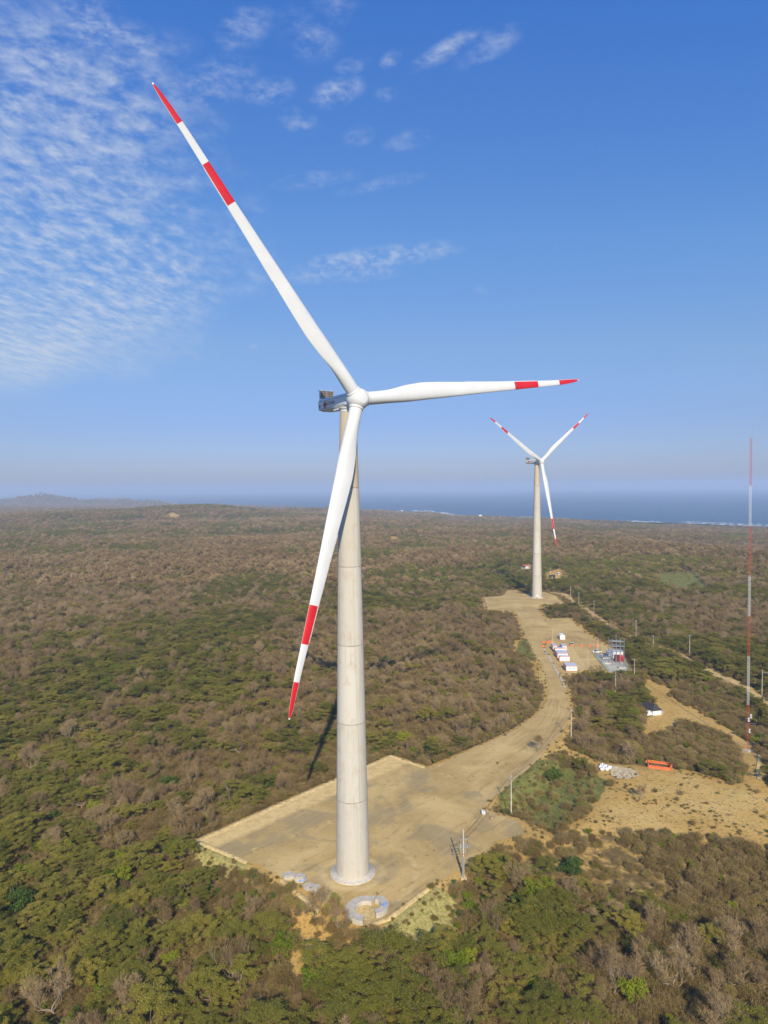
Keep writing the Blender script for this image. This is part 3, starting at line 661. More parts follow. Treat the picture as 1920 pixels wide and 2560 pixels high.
def turbine(label, loc, yaw, hub_off, tips, door):
    root = thing('wind_turbine', label, 'wind turbine', loc, 0, 'white wind turbines with red banded blades')
    put('tower', tower_mesh(door), root)
    MB().lathe([(5.9, -.1), (5.9, .22), (5.75, .32), (4.5, .42), (4.45, .55), (4.2, .55)], 64, 0).build('foundation', M_conc, root)
    if door:
        mb = MB(); a = math.atan2(-loc.y, -loc.x)+.05
        mb.box((0, 0, 1.75), (.25, 1.5, 2.5), 0, bev=.05); mb.box((.1, 0, 3.0), (.5, 1.9, .12), 0)
        for k in range(4): mb.box((.4+.3*(3-k), 0, .2+.18*k), (.35, 1.3, .12), 1)
        mb.build('door', [M_white, M_grey], root, (4.32*math.cos(a), 4.32*math.sin(a), .35), a)
    n = Vector((math.sin(yaw), -math.cos(yaw), 0)); side = Vector((math.cos(yaw), math.sin(yaw), 0))
    hub = n*hub_off+Vector((0, 0, 121.9))
    # nacelle: local x forward along the rotor axis, origin at the hub
    Mx = Matrix((n, side, Vector((0, 0, 1)))).transposed().to_4x4(); Mx.translation = hub
    mb = MB()
    sec = [(-1.25, -1.85), (1.25, -1.85), (1.95, -1.15), (2.05, 1.15), (1.7, 1.75), (-1.7, 1.75), (-2.05, 1.15), (-1.95, -1.15)]
    st = [(-1.9, .72, .90, 0, 0), (-2.6, .93, 1.0, 0, 0), (-3.4, 1, 1, 0, 0), (-9, 1, 1, 0, 0), (-17.0, 1, 1, 0, .30), (-18.0, .97, .95, 0, .55)]
    vs = []; m = len(sec)
    for x, sy, sz, dz, up in st:
        for y, z in sec: vs.append((x, y*sy, (z*sz+dz) if z > -1.5 else (z*sz+up)))
    fs = [(i*m+k, (i+1)*m+k, (i+1)*m+(k+1) % m, i*m+(k+1) % m) for i in range(len(st)-1) for k in range(m)]
    mb.add(vs, fs+[tuple(range(m)), tuple(range((len(st)-1)*m, len(st)*m))[::-1]], 0)
    for s in (-1, 1):
        mb.box((-10.4, s*2.062, 1.02), (14.6, .02, .07), 1); mb.box((-10.4, s*1.985, -.93), (14.6, .03, .07), 1)
    mb.box((-6.9, 0, -1.95), (4.6, 4.2, .4), 0, bev=.1)
    nac = mb.build('nacelle', [M_white, M_dark], root); nac.matrix_local = Mx
    mb = MB(); mb.box((-17.0, -2.04, -.15), (.6, .06, .75), 0, bev=.02)
    for k in range(4): mb.box((-17.0, -2.075, -.38+.16*k), (.5, .02, .05), 1)
    o = mb.build('vent', [M_dark, M_grey], nac)
    # emblem: a fan of red strokes; lettering beside it
    mb = MB()
    for k in range(-3, 4):
        pts = []
        for q in range(7):
            tt = q/6; zz = -.95+1.95*tt; xx = k*.30*math.sin(math.pi*min(1, .18+.72*tt)); pts.append((xx, zz))
        w = [.04+.10*math.sin(math.pi*(.08+.84*q/6)) for q in range(7)]
        top = 1-.12*abs(k)
        v2 = [(p[0]-w[i], -.012, p[1]*top) for i, p in enumerate(pts)]+[(p[0]+w[i], -.012, p[1]*top) for i, p in enumerate(pts)]
        mb.add(v2, [(i, i+7, i+8, i+1) for i in range(6)], 1 if abs(k) == 1 else 0)
    e = mb.build('emblem', [M_lred, M_lpur], nac); e.location = (-13.9, -2.075, .02); e.rotation_euler = (0, 0, 0)
    t_ = put('lettering', TXT, nac, (-12.7, -2.085, .12)); t_.rotation_euler = (math.pi/2, 0, 0)
    # cooler on the tail
    mb = MB(); cx = -16.9
    for s in (-1, 1):
        mb.box((cx, s*1.02, 2.95), (.35, 1.86, 2.05), 1)
        for q in range(3): mb.box((cx+.19, s*1.02, 2.25+.7*q), (.03, 1.8, .04), 0)
        for q in range(3): mb.box((cx+.19, s*(.45+.57*q), 2.95), (.03, .04, 2.0), 0)
    for s in (-1, 0, 1): mb.box((cx+.02, s*2.0, 2.9), (.42, .16, 2.3), 0)
    mb.box((cx, 0, 4.02), (.5, 4.2, .12), 0)
    mb.tube([(cx+.2, -1.9, 2.9), (cx+1.6, -1.9, 1.75)], .06, 5, 0); mb.tube([(cx+.2, 1.9, 2.9), (cx+1.6, 1.9, 1.75)], .06, 5, 0)
    for s in (-1, 1): mb.tube([(cx, s*2.02, 1.7), (cx, s*2.02, 5.6)], .035, 5, 0)
    mb.tube([(cx, -3.0, 3.98), (cx, 3.0, 3.98)], .03, 5, 0); mb.tube([(cx, 0, 4.0), (cx, 0, 5.2)], .03, 5, 0); mb.tube([(cx, -.5, 5.1), (cx, .5, 5.1)], .03, 5, 0)
    mb.lathe([(.16, 4.08), (.18, 4.3), (.1, 4.45)], 10, 0, mtx=Matrix.Translation((cx, -1.5, 0))); mb.lathe([(.16, 4.08), (.18, 4.3), (.1, 4.45)], 10, 0, mtx=Matrix.Translation((cx, 1.4, 0)))
    mb.build('cooler', [M_grey, M_brown], nac)
    mb = MB(); mb.box((-15.3, -1.55, 2.1), (4.2, .03, .03)); mb.box((-15.3, 1.55, 2.1), (4.2, .03, .03))
    for q in range(5):
        for s in (-1, 1): mb.box((-17.3+q, s*1.55, 1.95), (.04, .04, .5))
    mb.build('railing', M_grey, nac)
    # spinner
    tilt = R(4); ax = (n*math.cos(tilt)+Vector((0, 0, math.sin(tilt)))).normalized()
    Z = ax; X_ = side; Y_ = Z.cross(X_); Ms = Matrix((X_, Y_, Z)).transposed().to_4x4(); Ms.translation = hub
    mb = MB(); mb.lathe([(1.7, -2.15), (2.25, -1.95), (2.55, -1.3), (2.75, -.4), (2.72, .5), (2.45, 1.35), (2.0, 1.95), (1.78, 2.18), (1.7, 2.2), (1.66, 2.3), (1.2, 2.42), (.5, 2.48), (.02, 2.5)], 56, 0)
    for tp in tips:
        d = (Ms.inverted().to_3x3() @ (tp-(loc+hub))).normalized()
        q = d.to_track_quat('Z', 'Y').to_matrix().to_4x4()
        mb.lathe([(1.85, .6), (1.85, 2.45), (1.80, 2.6), (1.68, 2.62), (1.66, 2.7)], 40, 0, mtx=q)
    sp = mb.build('spinner', M_white, root); sp.matrix_local = Ms
    for tp in tips:
        d = (tp-(loc+hub)).normalized(); tr = -(d.cross(ax)).normalized(); yv = d.cross(tr)
        b = put('blade', BLADE, root); Mb = Matrix((tr, yv, d)).transposed().to_4x4(); Mb.translation = hub; b.matrix_local = Mb
    return root
def solve_tips(loc, yaw, off, pxs):
    n = Vector((math.sin(yaw), -math.cos(yaw), 0)); hub = loc+n*off+Vector((0, 0, 121.9)); out = []
    for u, v in pxs:
        d = ray(u, v).normalized(); oc = CAM-hub; b = d.dot(oc); c = oc.dot(oc)-BL*BL; disc = b*b-c
        if disc < 0: p = CAM-d*b; p = hub+(p-hub).normalized()*BL
        else:
            c2 = [CAM+d*(-b+s*math.sqrt(disc)) for s in (-1, 1)]
            p = min(c2, key=lambda q: abs((q-hub).dot(n)-7.0))
        print('tip', [round(x, 1) for x in p-hub], 'axial', round((p-hub).dot(n), 1), 'disc', round(disc)); out.append(p)
    return out
t1 = solve_tips(TB, .56, 5.2, [(1448.4, 954.9), (384.5, 200.6), (716.7, 1801)])
turbine('nearer and larger wind turbine on the gravel pad, left of centre', TB, .56, 5.2, t1, False)
t2 = solve_tips(TB2, .56, 5.2, [(1472.5, 1033), (1223, 1041), (1392.8, 1371.3)])
turbine('farther wind turbine standing at the end of the gravel road', TB2, .56, 5.2, t2, True)
print('hub px', px(TB+Vector((math.sin(.56), -math.cos(.56), 0))*5.2+Vector((0, 0, 121.9))), px(TB2+Vector((math.sin(.56), -math.cos(.56), 0))*5.2+Vector((0, 0, 121.9))))
# ------------------------------------------------------------------ vegetation
def quads(c, dirs, nrm, ln, wd):
    """leaf quads: centre, long axis, normal, length, width"""
    d = dirs/np.linalg.norm(dirs, axis=1, keepdims=True); s = np.cross(d, nrm); s /= np.linalg.norm(s, axis=1, keepdims=True)+1e-9
    a = d*(ln/2)[:, None]; b = s*(wd/2)[:, None]
    V = np.stack([c-a, c+b*1.0, c+a, c-b*1.0], 1).reshape(-1, 3); n = len(c)
    return V, np.arange(4*n).reshape(n, 4)
def leaves(rg, centers, radii, per, size, flat=.35, asp=.5):
    nC = len(centers); idx = np.repeat(np.arange(nC), per); n = len(idx)
    p = rg.normal(size=(n, 3)); p /= np.linalg.norm(p, axis=1, keepdims=True); p *= rg.random((n, 1))**.45
    c = centers[idx]+p*radii[idx]
    az = rg.random(n)*6.283; d = np.stack([np.cos(az), np.sin(az), rg.normal(size=n)*flat], 1)
    nr = np.stack([rg.normal(size=n)*flat*1.6, rg.normal(size=n)*flat*1.6, np.ones(n)], 1)
    s = size*rg.uniform(.6, 1.4, n)
    return quads(c, d, nr, s, s*asp)
def limb_tree(rg, levels, trunk_h, trunk_r, spread, H, nl=5, up=.35, wob=.25):
    """branching skeleton: list of (points, radii, level); returns also tips"""
    segs = []; tips = []
    def grow(p, d, L, r, lv):
        pts = [p]; rs = [r]; k = 4
        for i in range(k):
            d = d+np.array([rg.normal()*wob, rg.normal()*wob, rg.normal()*wob*.5+.04]); d = d/np.linalg.norm(d)
            p = p+d*L/k; pts.append(p); rs.append(r*(1-.5*(i+1)/k))
        segs.append((pts, rs, lv))
        if lv >= levels: tips.append((p, d)); return
        m = nl if lv == 0 else int(rg.integers(2, 4))
        for q in range(m):
            a = 6.283*(q+rg.random()*.7)/m; o = np.array([math.cos(a), math.sin(a), 0])
            nd = d*(.75 if lv else .35)+o*spread*(1.0 if lv == 0 else .62)+np.array([0, 0, up]); nd /= np.linalg.norm(nd)
            st = pts[-1] if q < 2 or lv == 0 else pts[int(rg.integers(2, 5))]
            grow(st, nd, L*rg.uniform(.62, .85) if lv else H*rg.uniform(.42, .6), rs[-1]*rg.uniform(.62, .85), lv+1)
    grow(np.zeros(3)-np.array([0, 0, .3]), np.array([rg.normal()*.08, rg.normal()*.08, 1.0]), trunk_h+.3, trunk_r, 0)
    return segs, tips
def seg_mesh(name, segs, mat, thin=.012):
    mb = MB()
    for pts, rs, lv in segs: mb.tube([tuple(p) for p in pts], [max(r, thin) for r in rs], 6 if lv < 2 else (4 if lv == 2 else 3), 0, lv == 0)
    return mb.mesh(name, mat)
def twigs(rg, bases, dirs, per, L, w):
    idx = np.repeat(np.arange(len(bases)), per); n = len(idx)
    d = dirs[idx]*.7+rg.normal(size=(n, 3))*.55+np.array([0, 0, .25]); d /= np.linalg.norm(d, axis=1, keepdims=True)
    l = L*rg.uniform(.5, 1.2, n); c = bases[idx]+d*(l/2)[:, None]+rg.normal(size=(n, 3))*.12
    nr = rg.normal(size=(n, 3)); return quads(c, d, nr, l, np.full(n, w))

PROTO = {}                                   # kind -> list of (trunk mesh, crown mesh, radius, height)
def add_proto(kind, trunk, crown, rad): PROTO.setdefault(kind, []).append((trunk, crown, rad))
def acacia(seed, Rr, Hh, leaf, nC=46, per=80, dome=1.5):
    rg = np.random.default_rng(seed)
    segs, tips = limb_tree(rg, 3, Hh*.28, .17, 1.0, Hh, 5, .25)
    T = np.array([t[0] for t in tips]); s = Rr*.92/np.percentile(np.hypot(T[:, 0], T[:, 1]), 92); zs = (Hh*.93)/np.percentile(T[:, 2], 96)
    segs = [([p*np.array([s, s, zs]) for p in pts], rs, lv) for pts, rs, lv in segs]; T = T*np.array([s, s, zs])
    r = Rr*np.sqrt(rg.random(nC)); a = rg.random(nC)*6.283
    lop = 1+.30*np.sin(a*2+seed)+.22*np.sin(a*3+seed*2)+rg.normal(size=nC)*.12
    C = np.stack([r*lop*np.cos(a), r*lop*np.sin(a), Hh-dome*(r/Rr)**2-rg.random(nC)*Hh*.16], 1)
    C = np.concatenate([C, T[rg.permutation(len(T))[:14]]])
    rad = np.stack([rg.uniform(.5, 1.15, len(C)), rg.uniform(.5, 1.15, len(C)), rg.uniform(.12, .26, len(C))], 1)*(Rr/4)
    V, Fq = leaves(rg, C, rad, per*2, .25, .30, .42)
    add_proto('acacia', seg_mesh('trunk', segs, B_bark), mesh_np('crown', V, Fq, [leaf]), Rr)
def bushy(kind, seed, Rr, Hh, leaf, nC=40, per=80, size=.30):
    rg = np.random.default_rng(seed)
    segs, tips = limb_tree(rg, 2, Hh*.22, .13, .8, Hh, 4, .5)
    u = rg.normal(size=(nC, 3)); u /= np.linalg.norm(u, axis=1, keepdims=True); u *= (rg.random((nC, 1))**.4)
    C = u*np.array([Rr*.85, Rr*.85, Hh*.36])+np.array([0, 0, Hh*.58]); C[:, 2] = np.maximum(C[:, 2], .35)
    C[:, :2] *= (1+.25*np.sin(np.arctan2(C[:, 1], C[:, 0])*3+seed))[:, None]
    rad = rg.uniform(.3, .62, (len(C), 1))*np.array([[1, 1, .8]])*(Rr/2)
    V, Fq = leaves(rg, C, rad, per, size, .7, .6)
    add_proto(kind, seg_mesh('trunk', segs, B_bark), mesh_np('crown', V, Fq, [leaf]), Rr)
def bare(seed, Rr, Hh, leafy=0.0):
    rg = np.random.default_rng(seed)
    segs, tips = limb_tree(rg, 4, Hh*.24, .19, .85, Hh*.8, 4, .38, .3)
    T = np.array([t[0] for t in tips]); D = np.array([t[1] for t in tips])
    s = Rr/np.percentile(np.hypot(T[:, 0], T[:, 1]), 93); zs = Hh/np.percentile(T[:, 2], 97)
    segs = [([p*np.array([s, s, zs]) for p in pts], [q*1.15 for q in rs], lv) for pts, rs, lv in segs]; T = T*np.array([s, s, zs])
    V, Fq = twigs(rg, T, D, 13, 1.15, .05)
    mid = np.array([pts[3] for pts, rs, lv in segs if lv >= 3]); V2, F2 = twigs(rg, mid, np.tile([[0, 0, 1.]], (len(mid), 1)), 5, 1.0, .045)
    add_proto('bare', seg_mesh('trunk', segs, B_bark, .022), mesh_np('twigs', np.concatenate([V, V2]), np.concatenate([Fq, F2+len(V)]), [B_twig]), Rr)
def thicket(seed, Rr, Hh, leaf, nl=1500, ntw=800):
    rg = np.random.default_rng(seed)
    n = 26; a = rg.random(n)*6.283; rr = Rr*.5*np.sqrt(rg.random(n)); B = np.stack([rr*np.cos(a), rr*np.sin(a), np.zeros(n)], 1)
    mb = MB()
    for b in B:
        e = b*1.9+np.array([rg.normal()*.3, rg.normal()*.3, Hh*rg.uniform(.55, .95)])
        mb.tube([tuple(b), tuple(b*.4+e*.6+np.array([0, 0, -.2])), tuple(e)], [.05, .03, .012], 3, 0, False)
    u = rg.normal(size=(60, 3)); u /= np.linalg.norm(u, axis=1, keepdims=True); u *= rg.random((60, 1))**.4
    C = u*np.array([Rr*.85, Rr*.85, Hh*.42])+np.array([0, 0, Hh*.5]); C[:, 2] = np.maximum(C[:, 2], .15)
    V, Fq = twigs(rg, C, u, ntw//60, .9, .045)
    V2, F2 = leaves(rg, C, np.full((60, 3), .55)*(Rr/2.2), nl//60, .24, .7, .55)
    crown = mesh_np('foliage', np.concatenate([V, V2]), np.concatenate([Fq, F2+len(V)]), [B_twig, leaf], [0]*len(Fq)+[1]*len(F2))
    add_proto('thicket', mb.mesh('stems', B_bark), crown, Rr)
for i, (r_, h_) in enumerate([(4.4, 6.2), (3.6, 5.4), (5.2, 7.0), (4.0, 6.6), (3.1, 4.8), (4.6, 5.6), (3.8, 6.8)]): acacia(20+i, r_, h_, L_olive, [40, 34, 52, 46, 40, 24, 20][i], [84, 84, 84, 84, 84, 70, 64][i], [1.5, 1.2, 2.2, 1.8, 1.3, 2.6, 2.2][i])
for i, (r_, h_) in enumerate([(2.3, 4.6), (2.8, 5.4), (1.9, 3.6)]): bushy('leafy', 40+i, r_, h_, L_green, 42, 80)
for i, (r_, h_) in enumerate([(2.6, 4.4), (2.0, 3.2)]): bushy('leafy', 50+i, r_, h_, L_deep, 46, 85, .27)
for i, (r_, h_) in enumerate([(3.6, 6.4), (3.0, 5.4), (4.2, 7.4), (2.6, 6.0)]): bare(60+i, r_, h_)
for i, (r_, h_, l_) in enumerate([(2.4, 3.0, L_dry), (2.0, 2.4, L_dry), (2.8, 3.6, L_dry), (2.1, 2.6, L_olive)]): thicket(70+i, r_, h_, l_)

NAMES = {'acacia': ('acacia_tree', 'trunk', 'crown', 'tree'), 'leafy': ('leafy_tree', 'trunk', 'crown', 'tree'), 'bare': ('bare_tree', 'trunk', 'twigs', 'tree'), 'thicket': ('thorn_bush', 'stems', 'foliage', 'bush')}
def plant(kind, i, p, s, rz, label, group, sz=None):
    tr, cr, rad = PROTO[kind][i]; nm, a, b, cat = NAMES[kind]
    o = thing(nm, label, cat, p, rz, group); o.scale = (s, s, (sz or s))
    put(a, tr, o); put(b, cr, o); return o

# signature plants the photograph picks out
SIG = [('bare', 2, (571, 1987), 1.15, 'large rounded bare tree with mauve grey twigs above the back bund of the pad'),
       ('bare', 1, (785, 2306), 1.25, 'leaning bare grey tree with pale clustered stems just left of the concrete ring'),
       ('bare', 3, (842, 2328), 1.2, 'short bare brown tree close against the concrete ring'),
       ('leafy', 1, (838, 2285), .85, 'yellow green bush behind the two bare trees at the near pad corner'),
       ('leafy', 0, (703, 2400), 1.35, 'bright lime green bush beside the orange soil gap in the foreground'),
       ('leafy', 3, (47, 2285), 1.5, 'dark green dense round tree at the far left of the foreground'),
       ('leafy', 3, (1430, 2195), 1.3, 'dark green round bush on the pale slope below the dry field'),
       ('bare', 0, (1347, 1881), .95, 'lone bare tree on the road edge casting its shadow on the gravel'),
       ('bare', 2, (1690, 2480), 1.25, 'pale whitish bare tree with sprawling limbs at lower right'),
       ('bare', 0, (1850, 2480), 1.1, 'whitish bare tree at the lower right edge beside a sprawling pale one'),
       ('bare', 1, (1485, 2445), 1.1, 'grey bare tree with dense upright twigs in the lower right scrub'),
       ('bare', 2, (140, 2540), 1.3, 'pale fan shaped bare tree at the lower left corner'),
       ('bare', 3, (330, 2552), 1.35, 'pale twisted bare tree at the bottom edge left of centre'),
       ('leafy', 4, (1385, 1955), 1.5, 'dark green round bush beside the grassy patch right of the road'),
       ('bare', 1, (1551, 1892), 1.0, 'small bare grey tree behind the white bags at the wood edge'),
       ('bare', 0, (410, 2330), 1.05, 'small bare tree with a pale bent trunk in the left foreground scrub'),
       ('acacia', 2, (985, 2450), 1.35, 'wide spreading green acacia directly in front of the concrete ring'),
       ('acacia', 1, (1304, 1484), 1.0, 'green umbrella acacia casting shade beside the far turbine'),
       ('leafy', 3, (1140, 2125), .0, ''), ('thicket', 3, (1078, 2222), .55, 'small dark green bush at the end of the near right bund')]
def photo_axis_ok(x, y, m=40):
    u, v, w = px((x, y, tz(x, y))); return -m < u < W+m and 1230 < v < H+260
occupied = []
for kd, i, (u, v), s, lab in SIG:
    if s <= 0: continue
    p = gt(u, v); 
    if s: plant(kd, i, p, s, random.uniform(0, 6.28), lab, None); occupied.append((p.x, p.y, PROTO[kd][i][2]*s*.75))
# trees in a row hiding part of the far pad
for k, (x, y) in enumerate([(800, 470), (880, 520), (960, 515), (1040, 500), (1130, 500), (1210, 490)]):
    p = gp(*C3([(x, y)])[0]); p.z = -.1; plant('acacia', k % 5, p, .95, k*1.3, 'flat topped green acacia in the row between far turbine and sandy yard', 'acacias between the far turbine and the yard'); occupied.append((p.x, p.y, 3))

ALLV = [(PAD, 2.0), (ROAD, 4.0), (PAD2, 4.0), (YARD, 3.0), (TRAIL, .5), (TRACK, .5), (SCRUBGAP, -2.2)]+[(G([(u-w, v-h), (u+w, v-h), (u+w, v+h), (u-w, v+h)]), 0.0) for u, v, w, h in ((1644, 1914, 40, 24), (1550, 1925, 50, 26), (1650, 1788, 38, 26), (664, 2008, 16, 12), (793, 1938, 8, 8), (1318, 1424, 16, 9), (1382, 1446, 10, 5), (1878, 1885, 22, 14), (1159, 2200, 12, 14), (1278, 2045, 6, 14))]
def near_clear(x, y, crown):
    """metres of free room to bare ground; dry field and green patches keep few plants"""
    d = np.full(np.shape(x), 1e9)
    for p, m in ALLV: d = np.minimum(d, sdist(x, y, p)-m)
    return d-crown
def grid(y0, y1, s, seed, half=.60):
    rg = np.random.default_rng(seed); ys = np.arange(y0, y1, s*.87); P = []
    for i, y in enumerate(ys):
        w = y*half+25; xs = np.arange(-w, w, s)+(s/2 if i % 2 else 0); P.append(np.stack([xs, np.full(len(xs), y)], 1))
    P = np.concatenate(P); P += rg.uniform(-.48, .48, P.shape)*s; return P, rg
CLR_GRASS = [FIELD]+CLEAR[9:]
def choose(x, y, rg):
    """kind and variant from two slow noise fields: greener belts and leafless brown belts"""
    g = fbm(x, y, 95, 21, 4)+.18*(fbm(x, y, 22, 31, 2)-.5); n = len(x); u = rg.random(n)
    far = sstep(y, 350, 900); g = g+far*.5*(fbm(x, y, 420, 41, 3)-.5)+.05*(1-sstep(y, 175, 215))-.05*(1-sstep(x, -60, -30))*sstep(y, 200, 240)
    pa = np.clip(.29+(g-.5)*2.2, .08, .70); pb = np.clip(.20-(g-.5)*1.1, .05, .4); pl = np.clip(.10+(g-.52)*.9, .03, .25)*1.0
    kind = np.where(u < pa, 0, np.where(u < pa+pb, 2, np.where(u < pa+pb+pl, 1, 3)))
    return kind
KN = ['acacia', 'leafy', 'bare', 'thicket']
STUFF = {}                                   # (kind, variant, lod) -> rows of x y z rot scale
def stuff(k, i, lod, rows): STUFF.setdefault((k, i, lod), []).extend(rows)

def zone(x, y):
    u, v, w = px((x, y, -2.0))
    if v > 2330 and u < 760: return 'in the lower left foreground scrub'
    if v > 2300 and u < 1150: return 'in the foreground below the concrete ring'
    if v > 2190 and u >= 1150: return 'in the lower right foreground scrub'
    if u > 1180: return 'between the road and the dry field'
    if y > 238: return 'in the scrub beyond the gravel pad'
    if u < 560 and v > 2120: return 'in the scrub left of the gravel pad corner'
    return 'in the scrub behind the sandy back bund'
LOOK = {('acacia', 0): 'spreading olive green acacia', ('acacia', 1): 'smaller olive green acacia', ('acacia', 2): 'broad flat topped acacia', ('acacia', 3): 'tall feathery green acacia', ('acacia', 4): 'low feathery green acacia',
        ('acacia', 5): 'sparse wide acacia', ('acacia', 6): 'thin crowned upright acacia', ('leafy', 0): 'bright green bushy tree', ('leafy', 1): 'tall bright green bushy tree', ('leafy', 2): 'small bright green shrub', ('leafy', 3): 'dark green rounded tree', ('leafy', 4): 'dark green low shrub',
        ('bare', 0): 'leafless grey brown tree', ('bare', 1): 'slender leafless tree', ('bare', 2): 'large leafless spreading tree', ('bare', 3): 'upright leafless narrow tree',
        ('thicket', 0): 'brown dry twiggy bush', ('thicket', 1): 'low brown dry bush', ('thicket', 2): 'tall tangled brown bush', ('thicket', 3): 'olive green twiggy bush'}
P, rg = grid(112, 300, 4.3, 91)
x, y = P[:, 0], P[:, 1]; kd = choose(x, y, rg)
zz = terrain(x, y); free = near_clear(x, y, 0)
grass = np.full(len(x), 1e9)
for p in CLR_GRASS: grass = np.minimum(grass, sdist(x, y, p))
bankd = np.minimum(sdist(x, y, BANK), sdist(x, y, BANK2)); greend = np.full(len(x), 1e9)
for p in GREENS[:1]+BRUSH: greend = np.minimum(greend, sdist(x, y, p))
order = np.argsort(np.hypot(x, y)); cnt = dict.fromkeys(KN, 0); LIM = {'acacia': 290, 'leafy': 150, 'bare': 200, 'thicket': 290}
taken = [(a, b, c) for a, b, c in occupied]
for q in order:
    k = KN[kd[q]]; X0, Y0 = float(x[q]), float(y[q]); i = int(rg.integers(len(PROTO[k]))); s = float(rg.choice([rg.uniform(.5, .8), rg.uniform(.75, 1.05), rg.uniform(.95, 1.3)], p=[.35, .45, .2])); rad = PROTO[k][i][2]*s
    if k != 'thicket' and rg.random() < .12: k = 'thicket'; i = int(rg.integers(4)); rad = PROTO[k][i][2]*s
    if grass[q] < rad*.5 and rg.random() < .985: continue
    if bankd[q] < 1.0 and rg.random() < .93: continue
    if greend[q] < 0:
        if rg.random() < .30: continue
        k = 'thicket'; i = int(rg.choice([0, 1, 3, 3])); s *= .75; rad = PROTO[k][i][2]*s
    if free[q] < rad*.62:
        if free[q] < .8: continue
        k = 'thicket'; i = int(rg.integers(4)); s = min(1.0, max(.3, free[q]/2.6)); rad = PROTO[k][i][2]*s
    # keep the view of the pad's near corner as open as in the photograph
    hgt = {'acacia': 6.5, 'leafy': 5, 'bare': 6.5, 'thicket': 3}[k]*s
    uu, vv, _ = px((X0, Y0, zz[q]+hgt*.9)); ub, vb, _ = px((X0, Y0, zz[q]))
    if (640 < uu < 800 and 2140 < vv < 2285) or (830 < uu < 1170 and 2150 < vv < 2330) or (1130 < uu < 1230 and vv < 2200 and vb > 2190): continue
    if any((X0-a)**2+(Y0-b)**2 < (c+rad*.45)**2 for a, b, c in occupied): continue
    rot = float(rg.uniform(0, 6.28))
    if not photo_axis_ok(X0, Y0): stuff(k, i, 0, [(X0, Y0, zz[q], rot, s)]); continue
    if cnt[k] < LIM[k]:
        cnt[k] += 1; z_ = zone(X0, Y0)
        size = 'tall' if s > 1.03 else ('stunted' if s < .85 else 'mid sized')
        lab = (size+' '+LOOK[(k, i)]+' '+z_).replace('tall tall', 'tall').replace('tall low', 'low').replace('stunted low', 'very low').replace('stunted tall', 'thin').replace('mid sized tall', 'fairly tall').replace('mid sized small', 'small').replace('mid sized thin', 'thin').replace('tall thin', 'tall thin').replace('stunted thin', 'short thin').replace('mid sized sparse', 'sparse').replace('stunted small', 'tiny').replace('tall small', 'small').replace('stunted large', 'large').replace('mid sized large', 'large').replace('mid sized low', 'low').replace('tall large', 'very large').replace('stunted smaller', 'stunted').replace('tall smaller', 'fairly tall').replace('mid sized smaller', 'smaller')
        plant(k, i, (X0, Y0, float(zz[q])), s, rot, lab, lab.split(' in the ')[0].split(' between')[0]+'s '+z_)
    else: stuff(k, i, 0, [(X0, Y0, zz[q], rot, s)])
print('plants', cnt)
# undergrowth and the forest beyond, one mass nobody could count
def scatter(y0, y1, s, seed, sc_lo, sc_hi, lod, under=False, keep=1.0):
    P, rg = grid(y0, y1, s, seed); x, y = P[:, 0], P[:, 1]
    yy = np.maximum(y, 1); land = y/yshore(x/yy) < .94
    m = land & (rg.random(len(x)) < keep)
    x, y = x[m], y[m]
    free = np.where(y < 1300, near_clear(x, y, 0), 99.0)
    g = np.full(len(x), 1e9)
    for p in CLR_GRASS+FARSAND: g = np.minimum(g, sdist(x, y, p))
    gr = np.full(len(x), 1e9)
    for p in GREENS+[BANK, BANK2]: gr = np.minimum(gr, sdist(x, y, p))
    u = rg.random(len(x))
    ok = (free > (.5 if under else 2.2)) & ((g > 0) | (u < (.05 if under else .012))) & ((gr > 0) | (u < (.30 if under else .12)))
    br = np.full(len(x), 1e9)
    for p in BRUSH: br = np.minimum(br, sdist(x, y, p))
    ok &= (br > 0) | under
    if under: ok &= (sdist(x, y, LOWB) > 0) | (fbm(x, y, 14, 55, 3)+.25*(u-.5) > .44)
    x, y, g, gr, free = x[ok], y[ok], g[ok], gr[ok], free[ok]
    z = terrain(x, y); kd = choose(x, y, rg); n = len(x)
    rot = rg.uniform(0, 6.28, n); s_ = rg.uniform(sc_lo, sc_hi, n); r = rg.random(n)
    if under: kd = np.where(r < .85, 3, 1); s_ = s_*np.where(kd == 1, .55, 1); s_ = np.where((g < 0) | (gr < 0), s_*.5, s_)
    else: s_ = np.where((gr < 0) | (g < 0), s_*.45, np.where(free < 5, np.minimum(s_, free/5.5), s_))
    for k in range(4):
        kn = KN[k]; nv = len(PROTO[kn]); var = rg.integers(nv, size=n)
        if kn == 'thicket' and under: var = np.where(gr < 0, 3, var)
        for i in range(nv):
            q = (kd == k) & (var == i)
            if q.any(): stuff(kn, i, lod, np.stack([x[q], y[q], z[q], rot[q], s_[q]], 1).tolist())
scatter(112, 330, 2.3, 201, .45, .95, 0, True)
scatter(330, 620, 3.6, 202, .5, .95, 0, True)
scatter(297, 700, 4.2, 203, .5, 1.1, 0)
scatter(700, 1500, 5.4, 204, .6, 1.3, 1)
scatter(1500, 3000, 8.2, 205, .9, 1.7, 1)
scatter(3000, 5600, 13.0, 206, 1.1, 2.2, 1)
scatter(5600, 8200, 30.0, 207, 2.2, 4.2, 1)
P, rg = grid(140, 640, 1.7, 333); x, y = P[:, 0], P[:, 1]; dv = np.full(len(x), 1e9)
for p in FLAT: dv = np.minimum(dv, sdist(x, y, p))
q = (dv > -.6) & (dv < 4.5) & (rg.random(len(x)) < .16+.10*dv)
for a, b in zip(x[q], y[q]): stuff('thicket', int(rg.choice([0, 1, 3, 3])), 0, [(a, b, tz(a, b), rg.uniform(0, 6.28), rg.uniform(.12, .34))])
